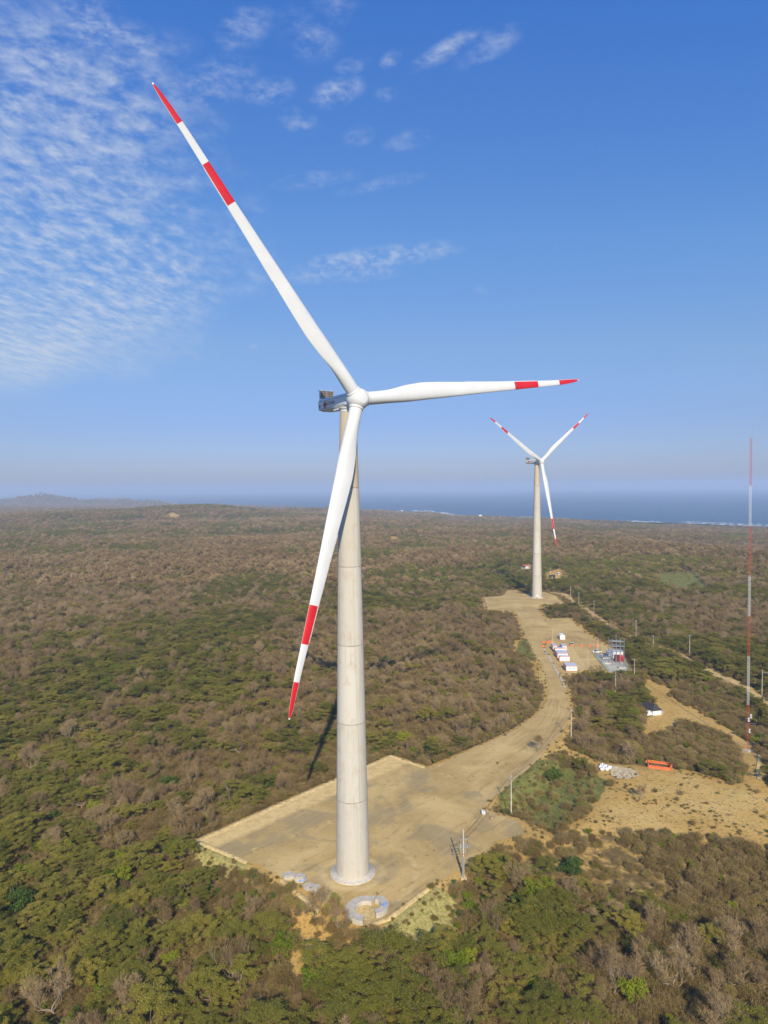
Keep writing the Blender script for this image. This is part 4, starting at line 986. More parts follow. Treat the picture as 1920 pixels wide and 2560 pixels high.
x, y = P[:, 0], P[:, 1]; q = (np.minimum(sdist(x, y, FIELD), sdist(x, y, GREENS[0])) < -1) & (fbm(x, y, 16, 77, 3) > .53) & (rg.random(len(x)) < .5)
for a, b in zip(x[q], y[q]): stuff('thicket', int(rg.choice([0, 3, 3])), 0, [(a, b, tz(a, b), rg.uniform(0, 6.28), rg.uniform(.10, .28))])
# coarser stand-ins of the same plants for the distance: fewer and larger leaf clumps
def far_mesh(kind, i):
    tr, cr, rad = PROTO[kind][i]; n = len(cr.polygons); co = np.zeros(len(cr.vertices)*3, np.float32); cr.vertices.foreach_get('co', co); co = co.reshape(-1, 4, 3)
    rg = np.random.default_rng(i+5); m = {'acacia': 260, 'leafy': 220, 'bare': 330, 'thicket': 200}[kind]
    mi = np.zeros(n, np.int32); cr.polygons.foreach_get('material_index', mi)
    q = rg.permutation(n)[:m]; c = co[q].mean(1, keepdims=True); f = {'acacia': 3.0, 'leafy': 3.0, 'bare': 2.2, 'thicket': 2.6}[kind]
    d = (co[q]-c)*f
    if kind == 'bare': d = d+np.cross(d, np.array([.3, .5, .8]))[:, :, :]*.08; 
    V = (c+d).reshape(-1, 3)
    if kind in ('bare', 'thicket'):          # widen the hair-thin twigs
        D = V.reshape(-1, 4, 3); tw = mi[q] == 0 if kind == 'thicket' else np.ones(len(q), bool)
        cc = D.mean(1, keepdims=True); w = (D-cc); w[:, [1, 3]] *= np.where(tw, 3.2, 1.0)[:, None, None]; V = (cc+w).reshape(-1, 3)
    return mesh_np('far_'+kind, V, np.arange(4*len(q)).reshape(-1, 4), list(cr.materials), mi[q])
def full_mesh(kind, i):
    tr, cr, rad = PROTO[kind][i]; bm = bmesh.new(); bm.from_mesh(tr); n = len(bm.faces); bm.from_mesh(cr)
    bm.faces.ensure_lookup_table()
    for f in bm.faces[n:]: f.material_index += 1
    me = bpy.data.meshes.new('near_'+kind); bm.to_mesh(me); bm.free()
    for m in list(tr.materials)+list(cr.materials): me.materials.append(m)
    return me
pts = []; attrs = []; protos = []
for (k, i, lod), rows in sorted(STUFF.items()):
    me = full_mesh(k, i) if lod == 0 else far_mesh(k, i)
    o = bpy.data.objects.new(me.name, me); protos.append(o)
    for r in rows: pts.append(r[:3]); attrs.append((len(protos)-1, r[3], r[4]))
pts = np.array(pts, np.float32); attrs = np.array(attrs, np.float32); print('instances', len(pts), 'protos', len(protos))
fm = bpy.data.meshes.new('scrub_forest'); fm.vertices.add(len(pts)); fm.vertices.foreach_set('co', pts.ravel())
for nm, c, ty in (('proto', 0, 'INT'), ('turn', 1, 'FLOAT'), ('size', 2, 'FLOAT')):
    a = fm.attributes.new(nm, ty, 'POINT'); a.data.foreach_set('value', attrs[:, c].astype(np.int32 if ty == 'INT' else np.float32))
ng = bpy.data.node_groups.new('scatter_scrub', 'GeometryNodeTree')
ng.interface.new_socket('Geometry', in_out='INPUT', socket_type='NodeSocketGeometry'); ng.interface.new_socket('Geometry', in_out='OUTPUT', socket_type='NodeSocketGeometry')
gi = ng.nodes.new('NodeGroupInput'); go = ng.nodes.new('NodeGroupOutput'); jn = ng.nodes.new('GeometryNodeJoinGeometry'); LK = ng.links.new
def attr(nm, ty):
    a = ng.nodes.new('GeometryNodeInputNamedAttribute'); a.data_type = ty; a.inputs[0].default_value = nm; return a.outputs['Attribute']
ap, at_, as_ = attr('proto', 'INT'), attr('turn', 'FLOAT'), attr('size', 'FLOAT')
cx = ng.nodes.new('ShaderNodeCombineXYZ'); LK(at_, cx.inputs[2])
for i, o in enumerate(protos):
    ob = ng.nodes.new('GeometryNodeObjectInfo'); ob.inputs['Object'].default_value = o; ob.inputs['As Instance'].default_value = True
    cmp_ = ng.nodes.new('FunctionNodeCompare'); cmp_.data_type = 'INT'; cmp_.operation = 'EQUAL'
    ia = [s for s in cmp_.inputs if s.type == 'INT']; LK(ap, ia[0]); ia[1].default_value = i
    ip = ng.nodes.new('GeometryNodeInstanceOnPoints'); LK(gi.outputs[0], ip.inputs['Points']); LK(cmp_.outputs[0], ip.inputs['Selection']); LK(ob.outputs['Geometry'], ip.inputs['Instance'])
    e2r = ng.nodes.new('FunctionNodeEulerToRotation'); LK(cx.outputs[0], e2r.inputs[0]); LK(e2r.outputs[0], ip.inputs['Rotation']); LK(as_, ip.inputs['Scale']); LK(ip.outputs[0], jn.inputs[0])
LK(jn.outputs[0], go.inputs[0])
# weeds creeping over the verges of pad, road and yard
fo = put('scrub_forest', fm); md = fo.modifiers.new('scatter', 'NODES'); md.node_group = ng
tag(fo, 'dense dry scrub forest of brown thickets and green trees covering the plain', 'scrub forest', None, 'stuff')

# ------------------------------------------------------------------ haze
mb = MB(); mb.box((0, 14800, 66), (56000, 33000, 284)); hz = bpy.data.materials.new('haze_air'); hz.use_nodes = True; hz.node_tree.nodes.clear()
ht = NT(hz.node_tree); ho = ht.n('OutputMaterial'); pv = ht.n('VolumePrincipled', {'Color': (.62, .75, .95), 'Density': 1.15e-4, 'Anisotropy': 0.0}); hz.node_tree.links.new(pv.outputs[0], ho.inputs['Volume'])
o = mb.build('haze', hz); tag(o, 'thin pale blue haze filling the air over the plain', 'haze', None, 'stuff')
# ------------------------------------------------------------------ mast
def mast():
    base = gt(1869.5, 1877.7); d = px(base)[2]; Hm = (1877.7-1096.6)*d/F
    root = thing('lattice_mast', 'very tall slender red and white lattice mast at the right edge', 'mast', base, .4)
    MB().box((0, 0, .2), (2.6, 2.6, .5), 0, bev=.05).build('plinth', M_conc, root)
    vv = [2010, 1720, 1420, 1175, 925, 625, 378, 90]; zs = [Hm*(2010-v)/(2010-90) for v in vv]; w = .42
    L = [(w*math.cos(a), w*math.sin(a)) for a in (.5236, 2.618, 4.712)]
    for i in range(7):
        z0, z1 = zs[i]+(.4 if i == 0 else 0), zs[i+1]; mb = MB()
        for x, y in L: mb.tube([(x, y, z0), (x, y, z1)], .04, 6)
        n = max(2, int((z1-z0)/.95)); h = (z1-z0)/n
        for q in range(n):
            for k in range(3):
                a, b = L[k], L[(k+1) % 3]; za = z0+q*h; zb = za+h
                mb.tube([(a[0], a[1], za), (b[0], b[1], za)], .02, 4, cap=False); mb.tube([(a[0], a[1], za), (b[0], b[1], zb)] if q % 2 else [(b[0], b[1], za), (a[0], a[1], zb)], .018, 4, cap=False)
        mb.build('mast_section', M_mred if i % 2 == 0 else M_mwhite, root)
    z = zs[7]; mb = MB(); mb.tube([(0, 0, z-.5), (0, 0, z+7)], [.05, .02], 5)
    for h, l in ((1.2, .8), (2.6, 1.1), (4.4, .7)): mb.tube([(-l, 0, z+h), (l, 0, z+h)], .025, 4)
    mb.build('lightning_rod', M_grey, root)
    def boom(zz, l, a):
        mb = MB(); c, s = math.cos(a), math.sin(a); mb.tube([(0, 0, zz), (l*c, l*s, zz)], .04, 5); mb.tube([(l*c, l*s, zz), (l*c, l*s, zz+.9)], .03, 5)
        mb.lathe([(.05, 0), (.16, .05), (.16, .18), (.05, .25)], 8, 0, mtx=Matrix.Translation((l*c, l*s, zz+.9))); mb.build('instrument_boom', M_grey, root)
    for zz in (zs[6]-.6, zs[6]-1.6, zs[5]-7, z-2.2): boom(zz, 2.4, -.4); 
    boom(zs[5]-6.8, 2.2, 2.7); boom(zs[1]-7.5, 3.0, -.5)
    for zz, dx in ((zs[1]-4.6, .9), (zs[1]-5.8, -.3), (zs[1]-10.2, .2)):
        mb = MB(); mb.box((0, 0, 0), (.6, .5, 1.5), 0, bev=.08); mb.box((0, -.26, .1), (.4, .03, .9), 1); b = mb.build('equipment_box', [M_mwhite, M_grey], root, (dx, -.5, zz))
    # low fence round the foot
    f = thing('wire_fence', 'low grey wire fence round the foot of the mast', 'fence', base)
    for k in range(8):
        a = k*math.pi/4; q = (6.5*math.cos(a), 6.5*math.sin(a)); MB().tube([(q[0], q[1], -.8), (q[0], q[1], 1.9)], .06, 6).build('post', M_grey, f)
    mb = MB()
    for zz in (.2, .6, 1.0, 1.4, 1.8):
        for k in range(8):
            a, b = k*math.pi/4, (k+1)*math.pi/4; mb.tube([(6.5*math.cos(a), 6.5*math.sin(a), zz), (6.5*math.cos(b), 6.5*math.sin(b), zz)], .02, 4, cap=False)
    mb.build('wires', M_grey, f)
mast()

# ------------------------------------------------------------------ utility poles and cables
HEADS = {}
def pole(key, bu, bv, tv, label, kind='cross', r=.17, z0=None):
    p = gt(bu, bv); d = px(p)[2]; h = max(6.0, (bv-tv)*d/F)
    o = thing('utility_pole', label, 'utility pole', p, 0, 'pale concrete poles along the road and track')
    MB().tube([(0, 0, -.6), (0, 0, h)], [r, r*.55], 12).build('shaft', M_pole, o)
    yawp = .25; c, s = math.cos(yawp), math.sin(yawp); H0 = []
    if kind in ('cross', 'big'):
        for z in ([h-.9] if kind == 'cross' else [h-2.6, h-3.9, h-4.7, h-5.6]):
            mb = MB(); mb.box((0, -.16, z), (2.3, .1, .12), 0, rot=Matrix.Rotation(yawp, 3, 'Z'))
            for q in (-1.0, .45, 1.0): mb.lathe([(.03, 0), (.08, .06), (.05, .12), (.09, .18), (.05, .26)], 8, 1, mtx=Matrix.Translation((q*c+.16*s, q*s-.16*c, z+.06)))
            mb.build('crossarm', [M_grey, M_conc], o)
        z = h-.9 if kind == 'cross' else h-2.6
        H0 = [p+Vector((q*c, q*s, z+.3)) for q in (-1.0, .45, 1.0)]
    if kind == 'big':
        MB().box((0, 0, .12), (1.5, 1.5, .5), 0, bev=.05).build('footing', simple('footing_concrete', (.62, .42, .25), .9), o)
        mb = MB(); mb.tube([(-.28, .05, 0), (-.28, .05, h*.48)], .11, 8); mb.tube([(-.05, -.3, 0), (-.05, -.3, h*.46)], .10, 8); mb.build('cable_duct', M_grey, o)
        mb = MB()
        for q in (-1.0, 1.0): mb.tube([(q, -.2, h-2.6), (q*1.05, -.2, h-4.2), (q*1.02, -.2, h-6.2), (q*.6, -.2, h-7.1), (q*.2, -.15, h-6.6), (0, -.1, h-6.3)], .035, 5)
        mb.tube([(.1, -.2, h*.12), (.5, -.2, h*.14), (.62, -.2, h*.2), (.4, -.2, h*.27), (.1, -.2, h*.24)], .05, 5)
        mb.build('cable', M_dark, o)
        MB().box((0, -.1, h-6.4), (.9, .3, .18), 0, bev=.03).build('clamp', M_tile, o)
        mb = MB(); mb.box((1.0, -.3, h-4.3), (.2, .25, .8), 0, bev=.03); mb.box((-.75, -.3, h-4.2), (.2, .25, .7), 0, bev=.03); mb.build('fuse', M_blue, o)
    if kind == 'arm':
        mb = MB(); mb.tube([(0, 0, h-1.6), (1.2, 0, h-1.3), (2.2, 0, h-1.35)], .06, 6); mb.box((2.3, 0, h-1.38), (.8, .35, .14), 0, bev=.04); mb.build('lamp_arm', M_grey, o)
    HEADS[key] = H0
    return o
pole(1, 1159, 2196, 2071, 'near pole with four crossarms, looped cables and square footing on the pad edge', 'big', .24)
pole(2, 1278, 2037.5, 1936, 'single pale pole standing in the brush beside the white tank', 'cross', .2)
pole(3, 1428, 1854, 1771, 'pale pole at the right road edge in front of the tree clump', 'cross', .2)
pole(4, 1539, 1740, 1684, 'pale pole rising out of the trees below the substation', 'cross')
pole(5, 1586, 1713, 1645, 'pale pole on open soil just right below the substation', 'cross')
pole(6, 1905, 1740, 1674, 'pale pole with a lamp arm at the right edge of the picture', 'arm')
pole(7, 1724, 1642, 1585.6, 'pale pole beside the track where a shadowed thicket begins, right of the substation', 'cross')
pole(8, 1633, 1632, 1588, 'pale pole behind the substation on the track side', 'cross')
pole(9, 1590, 1602, 1549, 'pale pole beside the start of the post fence above the substation', 'cross')
pole(10, 1485, 1533, 1501, 'far pale pole right of the tree row near the far turbine', 'cross')
pole(11, 1447, 1513, 1479.5, 'far pale pole on the track, nearer of two beside the far pad', 'cross')
pole(12, 1426.7, 1501, 1463.5, 'far pale pole next to the far turbine pad corner', 'cross')
pole(13, 1376, 1438, 1419, 'most distant pole beside the small dark far hut', 'cross')
for k, (bu, bv, tv, lab) in enumerate([(1382, 1612, 1571, 'thin lamp post at the orange barriers by the road'), (1470, 1676, 1625, 'thin lamp post alone in the middle of the yard'), (1494.6, 1636, 1595, 'thin lamp post beside the parked white pickup'), (1506, 1645, 1609, 'thin lamp post inside the substation fence')]):
    p = gp(bu, bv); d = px(p)[2]; h = (bv-tv)*d/F
    o = thing('lamp_post', lab, 'lamp post', p, 0, 'thin lamp posts round the yard'); MB().tube([(0, 0, 0), (0, 0, h)], [.13, .08], 10).build('shaft', M_pole, o)
    mb = MB(); mb.tube([(0, 0, h-.1), (.8, -.2, h+.15)], .04, 5); mb.box((1.0, -.25, h+.16), (.6, .25, .1), 0, bev=.03); mb.build('lamp_head', M_grey, o)
def cable(a, b, label, sag=.03, r=.035):
    P = []
    for q in range(17):
        t = q/16; P.append(a.lerp(b, t)-Vector((0, 0, 4*sag*(b-a).length*t*(1-t))))
    o = MB().tube(P, r, 4).build('power_cable', M_dark); tag(o, label, 'power cable', label)
names = {1: 'near pad pole', 2: 'brush pole', 3: 'road edge pole', 5: 'open soil pole', 7: 'thicket pole', 8: 'pole behind the substation', 9: 'fence pole', 10: 'far pole by the tree row', 11: 'far track pole', 12: 'far pad pole', 4: 'pole in the trees'}
for a, b in ((1, 2), (2, 3), (3, 4), (4, 5), (5, 8), (7, 8), (8, 9), (9, 10), (10, 11), (11, 12)):
    for k in range(3): cable(HEADS[a][k], HEADS[b][k], 'dark cable from the %s to the %s' % (names[a], names[b]))

# ------------------------------------------------------------------ post fence along the track
def post_fence(pts, label, sp, hh=1.5):
    P = [Vector((p[0], p[1], 0)) for p in pts]; L = []
    for a, b in zip(P, P[1:]):
        k = max(1, int((b-a).length/sp)); L += [a.lerp(b, q/k) for q in range(k)]
    L.append(P[-1]); L = L[:98]; c = L[0]; z0 = tz(c.x, c.y)
    o = thing('post_fence', label, 'fence', (c.x, c.y, z0)); tops = []
    pm = MB().box((0, 0, hh/2-.2), (.22, .22, hh+.4), 0, bev=.02).mesh('post', M_wood)
    for q in L:
        z = tz(q.x, q.y); w = put('post', pm, o, (q.x-c.x, q.y-c.y, z-z0), random.uniform(0, 1)); w.rotation_euler.x = random.uniform(-.06, .06); w.scale.z = random.uniform(.85, 1.15)
        tops.append(Vector((q.x-c.x, q.y-c.y, z-z0)))
    mb = MB()
    for zz in (.5, .9, 1.3): mb.tube([t+Vector((0, 0, zz)) for t in tops], .015, 4, cap=False)
    mb.build('wire', M_grey, o)
def offset(C, w):
    out = []
    for i, p in enumerate(C):
        d = (Vector(C[min(i+1, len(C)-1)])-Vector(C[max(i-1, 0)])).normalized(); out.append((p[0]-(-d.y)*w, p[1]-d.x*w, 0))
    return out
post_fence(offset(TRACKC[:8], 3.2), 'line of weathered fence posts along the far stretch of the track', 4.2)
post_fence(offset(TRACKC[8:], 3.2), 'line of weathered fence posts along the near stretch of the track', 3.4)
post_fence(G(C3([(132, 315), (150, 380), (172, 445)])), 'short pale post fence on the left edge of the far pad', 3.0)

# ------------------------------------------------------------------ site cabins
def cabin(u, v, w, d, mods, label, rz=0.0, door=True):
    p = gp(u, v, -.0); o = thing('site_cabin', label, 'cabin', p, rz, 'white site cabins with orange frames'); h = 2.75; g = .25
    MB().box((w/2, d/2, g+h/2), (w-.12, d-.12, h-.1), 0).build('walls', M_cabin, o)
    mb = MB(); b = .18
    for x in (0, w):
        for y in np.linspace(0, d, mods+1): mb.box((x, float(y), g+h/2), (b, b, h), 0)
    for z in (g, g+h-.08):
        for y in (0, d): mb.box((w/2, y, z), (w+b, b+.01, b), 0)
        for x in (0, w): mb.box((x, d/2, z), (b+.02, d, b-.01), 0)
    mb.build('frame', M_orange, o)
    mb = MB(); md = d/mods
    for k in range(mods): mb.box((w/2, md*(k+.5), g+h+.06), (w+.1, md-.12, .14), 0, bev=.04)
    mb.build('roof', M_roof, o)
    if door:
        MB().box((w*.28, -.0, g+1.02), (.9, .1, 2.0), 0, bev=.02).build('door', M_white, o)
    for q in ([.65] if door else [.3, .7]):
        f = MB().box((w*q, .0, g+1.5), (1.2, .1, 1.0), 0, bev=.02).build('window', M_white, o); MB().box((w*q, -.06, g+1.5), (1.0, .02, .8), 0).build('pane', M_roof, f)
    mb = MB()
    for x in (.3, w-.3):
        for y in (.3, d-.3): mb.box((x, y, .1), (.3, .3, .3), 0)
    mb.build('footing', M_conc, o); return o
cabin(*C4([(418, 657)])[0], 5.9, 7.2, 3, 'nearest and widest white cabin block with orange frame beside the road', -.06, False)
cabin(*C4([(326, 522)])[0], 5.8, 2.5, 1, 'single white cabin with a pale door, second from the near end', -.06)
cabin(*C4([(298, 476)])[0], 6.0, 7.4, 3, 'white cabin block third from the near end, with three roof strips', -.06, False)
cabin(*C4([(263, 404)])[0], 5.9, 2.5, 1, 'long white cabin just behind the three strip block', -.06)
cabin(*C4([(236, 372)])[0], 2.6, 6.0, 1, 'small end on white cabin nearest the road and the barriers', -.06)
cabin(*C4([(362, 372)])[0], 2.8, 6.0, 1, 'small end on white cabin at the far right of the cabin group', -.06)
p = gp(*C4([(333, 220)])[0]); o = thing('storage_container', 'white arched top storage container alone on the upper yard', 'container', p, -.08)
mb = MB(); prof = [(0, 0), (3.2, 0), (3.2, 2.6), (2.7, 3.05), (1.6, 3.25), (.5, 3.05), (0, 2.6)]
mb.add([(x, 0, z+.1) for x, z in prof]+[(x, 5.5, z+.1) for x, z in prof], [tuple(range(7)), tuple(range(7, 14))[::-1]]+[(i, i+7, (i+1) % 7+7, (i+1) % 7) for i in range(7)]); mb.build('shell', M_cabin, o)
mb = MB(); mb.box((.85, -.03, 1.4), (1.4, .05, 2.4), 0, bev=.02); mb.box((2.35, -.03, 1.4), (1.4, .05, 2.4), 0, bev=.02); mb.build('door', M_white, o)

# ------------------------------------------------------------------ orange barriers
def barrier_mesh():
    mb = MB(); P = [(-.9, -.32, 0), (.9, -.32, 0), (.9, .32, 0), (-.9, .32, 0)]
    prof = [(.34, 0), (.34, .25), (.22, .45), (.16, .95), (.10, 1.0)]; vs = []
    for w, z in prof: vs += [(-.9+.03*z, -w, z), (.9-.03*z, -w, z), (.9-.03*z, w, z), (-.9+.03*z, w, z)]
    fs = [(3, 2, 1, 0)]+[(i*4+k, i*4+(k+1) % 4, (i+1)*4+(k+1) % 4, (i+1)*4+k) for i in range(len(prof)-1) for k in range(4)]+[tuple(range(16, 20))]
    mb.add(vs, fs)
    for x in (-.6, -.2, .2, .6): mb.box((x, 0, .55), (.09, .52, .6), 0, bev=.02)
    for x in (-.45, .45): mb.lathe([(.09, 1.0), (.09, 1.06), (.02, 1.07)], 8, 0, mtx=Matrix.Translation((x, 0, 0)))
    return mb.mesh('traffic_barrier', M_orange)
BAR = barrier_mesh()
def barrier(p, rz, label, group, s=1.0):
    o = put('traffic_barrier', BAR, None, p, rz); o.scale = (s, s, s); tag(o, label, 'barrier', group); return o
BL_ = ['orange barrier at the road, left one of three behind the lamp post', 'orange barrier at the road, middle one of three behind the lamp post', 'orange barrier at the road, right one of three behind the lamp post', 'orange barrier at the foot of the lamp post by the road', 'orange barrier at the gutter head on the road edge',
       'orange barrier in front of the silver car', 'orange barrier first right of the silver car', 'orange barrier second right of the silver car', 'orange barrier nearest the lamp post by the pickup']
for (x, y), lab in zip([(108, 258), (162, 262), (212, 256), (222, 308), (100, 314), (492, 306), (626, 306), (741, 306), (850, 306)], BL_):
    p = gp(*C4([(x, y)])[0]); barrier(p, random.uniform(-.2, .2), lab, 'orange barriers across the yard', 1.0)

# ------------------------------------------------------------------ vehicles
def vehicle(p, rz, paint, label, pickup):
    o = thing('pickup_truck' if pickup else 'parked_car', label, 'pickup' if pickup else 'car', p, rz)
    L = 5.2 if pickup else 4.5; w = .92
    side = [(-L/2, .45), (-L/2, .98), (-L/2+.1, 1.08), (-.55, 1.08), (-.35, 1.08), (1.0, 1.05), (L/2-.25, .98), (L/2, .8), (L/2, .42), (L/2-.2, .3), (-L/2+.15, .3)] if pickup else [(-L/2, .4), (-L/2, .95), (-L/2+.15, 1.02), (1.0, 1.0), (L/2-.3, .9), (L/2, .7), (L/2, .36), (L/2-.2, .26), (-L/2+.15, .26)]
    n = len(side); mb = MB(); mb.add([(x, -w, z) for x, z in side]+[(x, w, z) for x, z in side], [tuple(range(n)), tuple(range(n, 2*n))[::-1]]+[(i, i+n, (i+1) % n+n, (i+1) % n) for i in range(n)])
    mb.build('body', paint, o)
    c = [(-.75, 1.07), (-.55, 1.72), (.75, 1.74), (1.45, 1.04)] if pickup else [(-L/2+.1, 1.0), (-L/2+.5, 1.5), (.35, 1.54), (1.15, .99)]
    mb = MB(); mb.add([(x, -.86+(.12 if z > 1.3 else 0), z) for x, z in c]+[(x, .86-(.12 if z > 1.3 else 0), z) for x, z in c], [(0, 1, 2, 3), (7, 6, 5, 4), (0, 4, 5, 1), (2, 6, 7, 3)]); mb.build('window', M_glass, o)
    mb = MB(); mb.box(((c[1][0]+c[2][0])/2, 0, c[2][1]+.0), (c[2][0]-c[1][0]+.1, 1.5, .08), 0, bev=.03); mb.build('roof', paint, o)
    if pickup: MB().box((-L/2+.95, 0, 1.085), (1.6, 1.5, .03), 0).build('cargo_bed', M_dark, o)
    for x in (-L/2+.95, L/2-.95):
        for s in (-1, 1):
            q = Matrix.Rotation(math.pi/2, 4, 'X'); q.translation = (x, s*.82, .36); MB().lathe([(.2, -.12), (.36, -.11), (.36, .11), (.2, .12)], 18, 0, mtx=q).build('wheel', M_dark, o)
    for s in (-1, 1): MB().box((L/2-.02, s*.65, .74), (.08, .36, .16), 0, bev=.03).build('headlight', M_white, o)
    return o
vehicle(gp(*C4([(842, 396)])[0]), math.pi+.05, M_car, 'white pickup parked broadside at the substation corner', True)
vehicle(gp(*C4([(492, 292)])[0]), -1.75, M_silver, 'silver car parked nose out behind an orange barrier', False)
vehicle(gp(*C4([(352, 330)])[0]), 1.4, M_car, 'white car half hidden between the two small end on cabins', False)

# ------------------------------------------------------------------ substation
sb = gp(*C4([(1050, 575)])[0]); 
o = thing('switchyard_gantry', 'grey steel gantry of posts and beams inside the substation', 'gantry', (sb.x, sb.y, .0), -.05)
GH = 15.0; W_, D_ = 6.6, 7.0
for x in (0, W_/3, W_*2/3, W_):
    for y in (0, D_):
        mb = MB(); hh = GH*(1.18 if (x in (W_/3,) and y == 0) else 1.0)*(1 if y == 0 else .92)
        for a, b in ((-.16, -.16), (.16, -.16), (.16, .16), (-.16, .16)): mb.tube([(x+a, y+b, 0), (x+a*.7, y+b*.7, hh)], .05, 4)
        for q in range(12): mb.tube([(x-.16, y-.16, hh*q/12), (x+.16, y-.16, hh*(q+1)/12)], .03, 3, cap=False)
        mb.build('post', M_grey, o)
for z in (GH*.55, GH*.72, GH*.9):
    for y in (0, D_): MB().box((W_/2, y, z*(1 if y == 0 else .92)), (W_, .3, .3), 0).build('beam', M_grey, o)
    for x in (0, W_): MB().box((x, D_/2, z*.96), (.22, D_, .22), 0).build('beam', M_grey, o)
for x in (1.1, 3.3, 5.5):
    for y in (0, D_): MB().lathe([(.05, 0), (.16, .1), (.06, .25), (.16, .4), (.06, .55), (.16, .7), (.06, .85), (.12, 1.0)], 8, 0, mtx=Matrix.Translation((x, y, GH*.55-1.25))).build('insulator', M_tile, o)
def box_unit(name, lab, cat, xy, d, mats, rz=0, roof=None, door=True, group=None):
    p = gp(*C4([xy])[0]); o = thing(name, lab, cat, (p.x, p.y, .02), rz, group); MB().box((0, d[1]/2, d[2]/2), d, 0, bev=.05).build('body', mats, o)
    if roof: MB().box((0, d[1]/2, d[2]+.1), (d[0]+.3, d[1]+.3, .2), 0, bev=.05).build('roof', roof, o)
    if door: MB().box((-d[0]*.2, -.0, d[2]*.45), (d[0]*.35, .08, d[2]*.8), 0, bev=.02).build('door', M_white if mats is not M_white else M_grey, o)
    return o
box_unit('control_room', 'white flat roofed control room behind the gantry', 'control room', (1120, 470), (7.0, 5.0, 3.4), M_cabin, -.1, M_roof)
box_unit('control_room', 'small grey hut left of the gantry with a pale roof', 'control room', (1035, 462), (3.4, 5.0, 3.2), M_grey, -.1, M_cabin)
o = box_unit('transformer', 'bright red transformer tank at the right of the gantry', 'transformer', (1190, 520), (2.4, 2.0, 3.2), simple('red_paint', (.55, .04, .03), .5), -.05, None, False)
for k in range(6): MB().box((-1.0+.4*k, -.25, 1.6), (.12, .5, 2.2), 0).build('cooling_fin', M_mred, o)
for k in (-1, 0, 1): MB().lathe([(.1, 3.2), (.22, 3.4), (.1, 3.6), (.22, 3.8), (.1, 4.0), (.05, 4.4)], 8, 0, mtx=Matrix.Translation((k*.7, 1.0, 0))).build('bushing', M_tile, o)
o = box_unit('transformer', 'dark red transformer tank in the middle under the gantry', 'transformer', (1130, 522), (3.0, 2.2, 3.6), simple('maroon_paint', (.30, .03, .03), .5), -.05, None, False)
for k in range(5): MB().box((-1.1+.55*k, -.3, 1.8), (.12, .6, 2.6), 0).build('cooling_fin', M_mred, o)
for i, (x, y, lab) in enumerate([(960, 545, 'low grey equipment plinth left of the gantry, nearer one'), (985, 470, 'low grey equipment plinth left of the gantry, farther one'), (1205, 610, 'low grey equipment plinth at the front of the slab')]):
    p = gp(*C4([(x, y)])[0]); o = thing('plinth', lab, 'plinth', (p.x, p.y, .01), -.05); MB().box((0, 0, .35), (5.5, 3.2, .7), 0, bev=.04).build('block', M_conc, o)
    mb = MB()
    for k in range(4): mb.box((-1.9+1.25*k, 0, 1.0), (.5, .8, .7), 0, bev=.04)
    mb.build('switchgear', M_grey, o)
def mesh_fence(pts, label):
    P = G(C4(pts)); c = Vector(P[0]); o = thing('mesh_fence', label, 'fence', c); tops = []
    for a, b in zip(P, P[1:]):
        a, b = Vector(a), Vector(b); k = max(1, int((b-a).length/3.2))
        for q in range(k): tops.append(a.lerp(b, q/k)-c)
    tops.append(Vector(P[-1])-c); M_gf = simple('green_fence', (.22, .33, .24), .6)
    for t in tops: MB().tube([t, t+Vector((0, 0, 2.4))], .06, 6).build('post', M_gf, o)
    mb = MB()
    for a, b in zip(tops, tops[1:]):
        for z in np.arange(.2, 2.4, .22): mb.tube([a+Vector((0, 0, float(z))), b+Vector((0, 0, float(z)))], .016, 3, cap=False)
        for q in range(1, 12): t = a.lerp(b, q/12); mb.tube([t+Vector((0, 0, .1)), t+Vector((0, 0, 2.3))], .014, 3, cap=False)
    mb.build('mesh_panel', M_gf, o)
mesh_fence([(806, 425), (870, 500), (940, 585), (1004, 662), (1150, 660), (1290, 655), (1240, 560), (1205, 490)], 'green mesh fence enclosing the substation slab')

# ------------------------------------------------------------------ hut, far houses
def hut():
    p = gt(1632, 1789); o = thing('hut', 'small white walled hut with a dark hipped thatch roof on the ochre clearing', 'hut', p, .24); w, d, h = 4.4, 8.6, 2.3
    MB().box((w/2, d/2, h/2), (w, d, h), 0).build('walls', M_cabin, o)
    e = .5; r = 2.1; vs = [(-e, -e, h-.1), (w+e, -e, h-.1), (w+e, d+e, h-.1), (-e, d+e, h-.1), (w/2, 1.9, h+r), (w/2, d-1.5, h+r)]
    MB().add(vs, [(0, 1, 4), (1, 2, 5, 4), (2, 3, 5), (3, 0, 4, 5), (3, 2, 1, 0)]).build('roof', M_slate, o)
    MB().box((w*.28, -.04, 1.1), (1.5, .08, 2.0), 0, bev=.02).build('door', M_mwhite, o); MB().box((w*.7, -.04, 1.1), (1.5, .08, 2.0), 0, bev=.02).build('door', M_mwhite, o)
    MB().box((w+.35, .5, .9), (.9, 1.2, 1.8), 0, bev=.05).build('lean_to', M_wood, o)
    s = thing('leaning_sheet', 'white sheet leaning beside the left wall of the hut', 'sheet', gt(1624.5, 1788.5), .24); b = MB().box((0, .6, .9), (2.4, .12, 2.0), 0, rot=Matrix.Rotation(-.5, 3, 'X')).build('panel', M_cabin, s)
hut()
